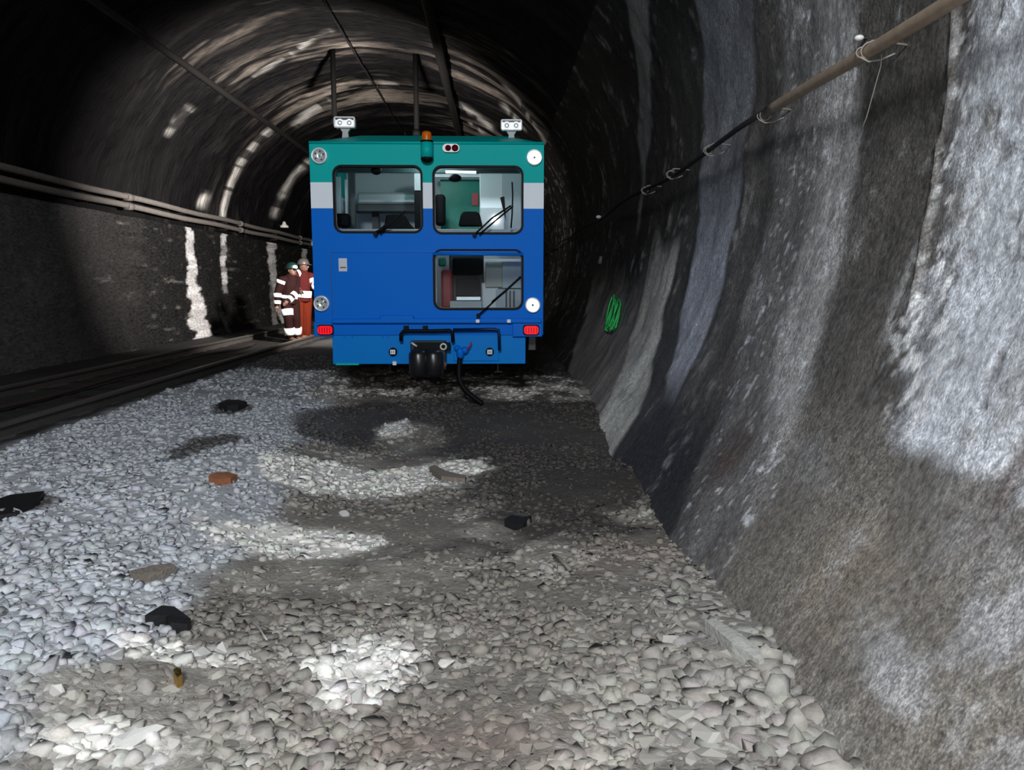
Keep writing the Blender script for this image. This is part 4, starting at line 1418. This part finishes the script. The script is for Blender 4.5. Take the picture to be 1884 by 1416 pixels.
ip('door_notice', mat('red_notice', (0.55, 0.12, 0.12), 0.6), 868, 355, 880, 378, YF + 1.43, .02)
ip('tall_seat', M_seat, 800, 357, 819, 414, YF + .8, .16, 0.03)
st = MB()
k_ = [at(843, 416, YF + .7), at(848, 394, YF + .7), at(853, 389, YF + .7), at(878, 389, YF + .7), at(883, 394, YF + .7), at(888, 416, YF + .7)]
st.plate([[(p.x, p.z) for p in k_][::-1]], YF + .68, YF + .82)
st.build('driver_seat', M_seat, car, bevel=0.02)
ip('bright_locker', M_lock, 882, 312, 925, 425, YF + 1.1, .5, 0.01)
ip('locker_front', M_whitep, 884, 382, 928, 424, YF + .95, .12, 0.01)
ip('side_lining', M_int, 925, 312, 965, 428, YF + 1.0, .5)
M_tube = mat('fluorescent_tube', (0.9, 0.9, 0.9), 0.4, emit=(0.95, 1.0, 1.0), strength=2.2)
a_, b_ = at(820, 316, YF + .2), at(876, 317, YF + .2)
MB().tube([a_, b_], 0.014, 12).build('cab_lamp', M_tube, car)
lamp('cab_lamp_light', 'POINT', ((RX0 + RX1) / 2, YF + .22, Zc - .06), 17, (0.95, 1, 1), 0.03)
lamp('lower_cab_fill', 'POINT', (fp(925, 446).x, YF + .16, fp(900, 446).z), 3, (0.95, 1, 1), 0.03)  # unseen fill added behind the front panel for the lower window
# seen through the lower window
ip('lower_locker', M_beige, 893, 482, 924, 528, YF + .9, .3, 0.008)
ip('control_cabinet', M_int, 924, 476, 965, 530, YF + .85, .35, 0.008)
ip('white_cover', M_whitep, 885, 520, 918, 580, YF + .95, .2, 0.02)
ip('pipe_shelf', M_whitep, 890, 476, 963, 481, YF + .7, .05)
for k in range(3):
    ip('cabinet_rib', M_intdk, 930 + k * 7, 535, 933 + k * 7, 568, YF + .8, .03)
ip('lower_panel', M_int, 912, 532, 965, 575, YF + .83, .1)
ip('red_extinguisher_box', M_redp, 811, 496, 833, 568, YF + .7, .14, 0.03)
ip('engine_seat', M_seat, 832, 474, 888, 506, YF + .7, .18, 0.03)
ip('engine_seat', M_seat, 838, 512, 884, 548, YF + .6, .22, 0.03)
ip('engine_hood', M_intdk, 826, 468, 890, 556, YF + 1.0, .2, 0.02)
ip('seat_rail', M_alu, 840, 546, 884, 552, YF + .55, .04)
ip('tread_plate', M_int, 828, 554, 886, 575, YF + .5, .3)
ip('green_lamp', M_greenp, 806, 474, 820, 490, YF + .8, .05, 0.02)
ip('grab_pole', M_alu, 800, 476, 804, 566, YF + .3, .03)
ip('window_header', M_int, 800, 458, 960, 464, YF + .2, .1)

# rails the railcar stands on, mostly buried
cx = (RX0 + RX1) / 2
for s, lab in ((-1, 'left rail buried in the spoil below the railcar'), (1, 'right rail buried in the spoil below the railcar')):
    rail(cx + s * 0.745, 0.335, YF + 2.3, 60, lab)

# ------------------------------------------------------------------ WORKERS
M_skin = mat('skin', (0.10, 0.052, 0.038), 0.5)
M_orange = mat('orange_workwear', (0.085, 0.012, 0.005), 0.8, bump=0.3, scale=30, spec=0.05)
M_redj = mat('red_jacket', (0.048, 0.008, 0.008), 0.8, bump=0.3, scale=30, spec=0.05)
M_maroon = mat('shaded_red_workwear', (0.014, 0.005, 0.005), 0.8, bump=0.3, scale=30, spec=0.05)  # dark red with the worker's shade put into the colour
M_tape = mat('reflective_tape', (0.93, 0.97, 0.96), 0.35)
M_helmA = mat('grey_helmet', (0.045, 0.04, 0.04), 0.4)
M_helmB = mat('dark_helmet_tape_tint', (0.003, 0.016, 0.013), 0.4)  # dark helmet; green glow of the tape is put into its colour
M_boot = mat('brown_boot', (0.12, 0.06, 0.035), 0.6)


def capsule(mb, a, b, ra, rb):
    a, b = Vector(a), Vector(b)
    n = 6
    mb.tube([a.lerp(b, i / n) for i in range(n + 1)], [ra + (rb - ra) * i / n for i in range(n + 1)], 12)
    mb.sphere(a, ra, n=12, m=8)
    mb.sphere(b, rb, n=12, m=8)


def blob(mb, name, m, parent, voxel):
    o = mb.build(name, m, parent)
    rm = o.modifiers.new('remesh', 'REMESH')
    rm.mode = 'VOXEL'
    rm.voxel_size = voxel
    rm.use_smooth_shade = True
    smm = o.modifiers.new('smooth', 'SMOOTH')
    smm.iterations = 3
    return o


def worker(loc, J, facing, label, m_top, m_leg, m_helm, tapes, group=None):
    """J: joints relative to the feet centre; facing: unit vector the face looks along"""
    root = thing('person', loc, label, 'person', group)
    L = Vector(loc)
    W = {k: L + Vector(v) for k, v in J.items()}
    fv = Vector(facing).normalized()
    sv = Vector((0, 0, 1)).cross(fv)
    body = MB()
    H = W['head']
    body.sphere(H, 0.105, 0.85, 0.95, 1.15, 18, 12)
    body.sphere(H + fv * 0.03 + Vector((0, 0, -0.055)), 0.07, 1, 1, 0.95)
    body.sphere(H + fv * 0.108 + Vector((0, 0, -0.015)), 0.018, 1, 1, 1.4)
    for s in (-1, 1):
        body.sphere(H + sv * s * 0.092 + Vector((0, 0, -0.01)), 0.026, 0.7, 0.7, 1.2)
    capsule(body, H + Vector((0, 0, -0.08)), W['neck'], 0.055, 0.062)
    capsule(body, W['neck'] + Vector((0, 0, -.04)), W['waist'], 0.12, 0.12)
    capsule(body, W['waist'], W['hip'], 0.12, 0.13)
    for s in 'LR':
        capsule(body, W['neck'] + Vector((0, 0, -.03)), W['sh' + s], 0.06, 0.058)
        capsule(body, W['sh' + s], W['el' + s], 0.052, 0.042)
        capsule(body, W['el' + s], W['wr' + s], 0.042, 0.030)
        d = (W['wr' + s] - W['el' + s]).normalized()
        side = d.cross(fv)
        if side.length < .1:
            side = d.cross(Vector((0, 0, 1)))
        side.normalize()
        pm = W['wr' + s] + d * 0.05
        capsule(body, W['wr' + s], pm + d * 0.03, 0.030, 0.036)
        for k in range(4):
            b0 = pm + d * 0.04 + side * (k - 1.5) * 0.021
            ln = (0.060, 0.072, 0.066, 0.050)[k]
            crl = d.cross(side) * 0.02
            capsule(body, b0, b0 + d * ln * .55 + crl * .4, 0.0095, 0.009)
            capsule(body, b0 + d * ln * .55 + crl * .4, b0 + d * ln + crl * 1.3, 0.009, 0.008)
        t0 = pm + side * 0.032
        capsule(body, t0, t0 + side * 0.025 + d * 0.035, 0.011, 0.009)
        capsule(body, W['hip'], W['hp' + s], 0.11, 0.085)
        capsule(body, W['hp' + s], W['kn' + s], 0.085, 0.058)
        capsule(body, W['kn' + s], W['an' + s], 0.055, 0.038)
        capsule(body, W['an' + s], W['an' + s] + fv * 0.14 + Vector((0, 0, -0.05)), 0.04, 0.03)
    b = blob(body, 'body', M_skin, root, 0.008)
    for s in (-1, 1):
        MB().sphere(H + fv * 0.088 + sv * s * 0.034 + Vector((0, 0, 0.012)), 0.011).build('eye', M_black, root)
    MB().box(H + fv * 0.092 + sv * -0.022 + Vector((-.004, -.004, -0.062)), H + fv * 0.096 + sv * 0.022 + Vector((.004, .004, -0.055))).build('mouth', mat('lips', (0.2, 0.07, 0.06), 0.5), root)
    jk = MB()
    capsule(jk, W['neck'] + Vector((0, 0, -0.06)), W['chest'], 0.15, 0.175)
    capsule(jk, W['chest'], W['waist'], 0.175, 0.165)
    jk.tube([W['waist'], W['hip'], W['hip'] + Vector((0, 0, -.08))], [0.165, 0.18, 0.185], 16)
    for s in 'LR':
        capsule(jk, W['neck'] + Vector((0, 0, -0.06)), W['sh' + s], 0.10, 0.085)
        capsule(jk, W['sh' + s], W['el' + s], 0.083, 0.070)
        capsule(jk, W['el' + s], W['wr' + s], 0.070, 0.052)
    blob(jk, 'jacket', m_top, root, 0.014)
    tr_ = MB()
    for s in 'LR':
        capsule(tr_, W['hip'], W['hp' + s], 0.15, 0.125)
        capsule(tr_, W['hp' + s], W['kn' + s], 0.125, 0.095)
        capsule(tr_, W['kn' + s], W['an' + s] + Vector((0, 0, .02)), 0.095, 0.085)
    blob(tr_, 'trousers', m_leg, root, 0.014)
    for s in 'LR':
        bt = MB()
        capsule(bt, W['an' + s] + Vector((0, 0, .06)), W['an' + s] + Vector((0, 0, -.02)), 0.06, 0.058)
        capsule(bt, W['an' + s] + Vector((0, 0, -.035)), W['an' + s] + fv * 0.15 + Vector((0, 0, -0.045)), 0.05, 0.042)
        blob(bt, 'boot', M_boot, root, 0.012)
    hm = MB()
    top = H + Vector((0, 0, 0.03))
    hm.lathe(top, (0, 0, 1), [(0.0, 0.128), (0.03, 0.132), (0.08, 0.115), (0.12, 0.075), (0.135, 0.03), (0.137, 0.0)], 22)
    hm.lathe(top, (0, 0, 1), [(0.0, 0.10), (-0.004, 0.15), (0.008, 0.152), (0.016, 0.128)], 22)
    hm.sphere(top + fv * 0.13, 0.06, 1, 1, 0.15)
    he = hm.build('helmet', m_helm, root)
    for (kind, a, b_, u0, u1, r0, r1) in tapes:
        if kind == 'helm':
            MB().sphere(top + Vector((a, b_, u0)), u1, 1.2, .6, .8).build('helmet_sticker', M_tape, he)
        else:
            A, B = W[a], W[b_]
            MB().tube([A.lerp(B, u0), A.lerp(B, (u0 + u1) / 2), A.lerp(B, u1)], [r0, (r0 + r1) / 2, r1], 18).build('reflective_band', M_tape, root)  # bands widened so their shape stands for the tape's glow
    return root


YA = 17.2
pa = at(562, 617, YA)
JA = dict(head=(0.05, -0.02, 1.60), neck=(0.03, 0, 1.44), chest=(0.02, 0, 1.25), waist=(0.01, 0, 1.02), hip=(0, 0, 0.90),
          shL=(-0.13, -0.10, 1.38), elL=(-0.20, -0.14, 1.12), wrL=(-0.02, -0.22, 1.06),
          shR=(0.17, 0.10, 1.38), elR=(0.28, 0.0, 1.14), wrR=(0.36, -0.14, 1.22),
          hpL=(-0.06, -0.07, 0.86), knL=(-0.05, -0.09, 0.49), anL=(-0.06, -0.07, 0.09),
          hpR=(0.08, 0.07, 0.86), knR=(0.08, 0.05, 0.49), anR=(0.06, 0.08, 0.09))
worker((pa.x - 0.04, YA, 0.19), JA, (0.85, 0.15, -0.05), 'worker in orange overalls with a reflective belt widened for its glow, half hidden by the railcar', M_redj, M_orange, M_helmA,
       [('band', 'waist', 'hip', -0.35, 0.85, 0.195, 0.20), ('band', 'shL', 'elL', 0.45, 0.82, 0.10, 0.097), ('band', 'elL', 'wrL', 0.40, 0.9, 0.087, 0.08),
        ('band', 'neck', 'shL', 0.35, 0.62, 0.117, 0.113), ('band', 'shR', 'elR', 0.35, 0.65, 0.098, 0.094), ('band', 'elR', 'wrR', 0.2, 0.6, 0.09, 0.085)])
YB = 16.6
pb = at(536, 611, YB)
JB = dict(head=(0.07, -0.02, 1.50), neck=(0.03, 0, 1.35), chest=(0.0, 0, 1.18), waist=(-0.03, 0, 0.97), hip=(-0.04, 0, 0.86),
          shL=(-0.13, -0.12, 1.29), elL=(-0.22, -0.16, 1.03), wrL=(-0.22, -0.20, 0.78),
          shR=(0.12, 0.12, 1.30), elR=(0.14, -0.02, 1.03), wrR=(0.02, -0.22, 0.86),
          hpL=(-0.07, -0.08, 0.82), knL=(-0.02, -0.13, 0.47), anL=(0.0, -0.10, 0.09),
          hpR=(0.06, 0.08, 0.82), knR=(0.10, 0.05, 0.47), anR=(0.08, 0.12, 0.09))
worker((pb.x, YB, 0.19), JB, (0.8, -0.6, -0.15), 'worker in dull red overalls with bright shin bands, left of the orange worker', M_maroon, M_maroon, M_helmB,
       [('band', 'shL', 'elL', 0.05, 0.30, 0.102, 0.098), ('band', 'elL', 'wrL', 0.10, 0.42, 0.088, 0.082), ('band', 'elL', 'wrL', 0.70, 0.98, 0.076, 0.07),
        ('band', 'elR', 'wrR', 0.2, 0.5, 0.088, 0.082), ('band', 'elR', 'wrR', 0.7, 0.98, 0.078, 0.072), ('band', 'waist', 'hip', 0.0, 0.6, 0.188, 0.195),
        ('band', 'hpL', 'knL', 0.42, 0.80, 0.13, 0.12), ('band', 'knL', 'anL', 0.50, 0.88, 0.114, 0.108), ('band', 'knR', 'anR', 0.50, 0.88, 0.114, 0.108), ('helm', 0.08, -0.09, 0.03, 0.05, 0, 0)])
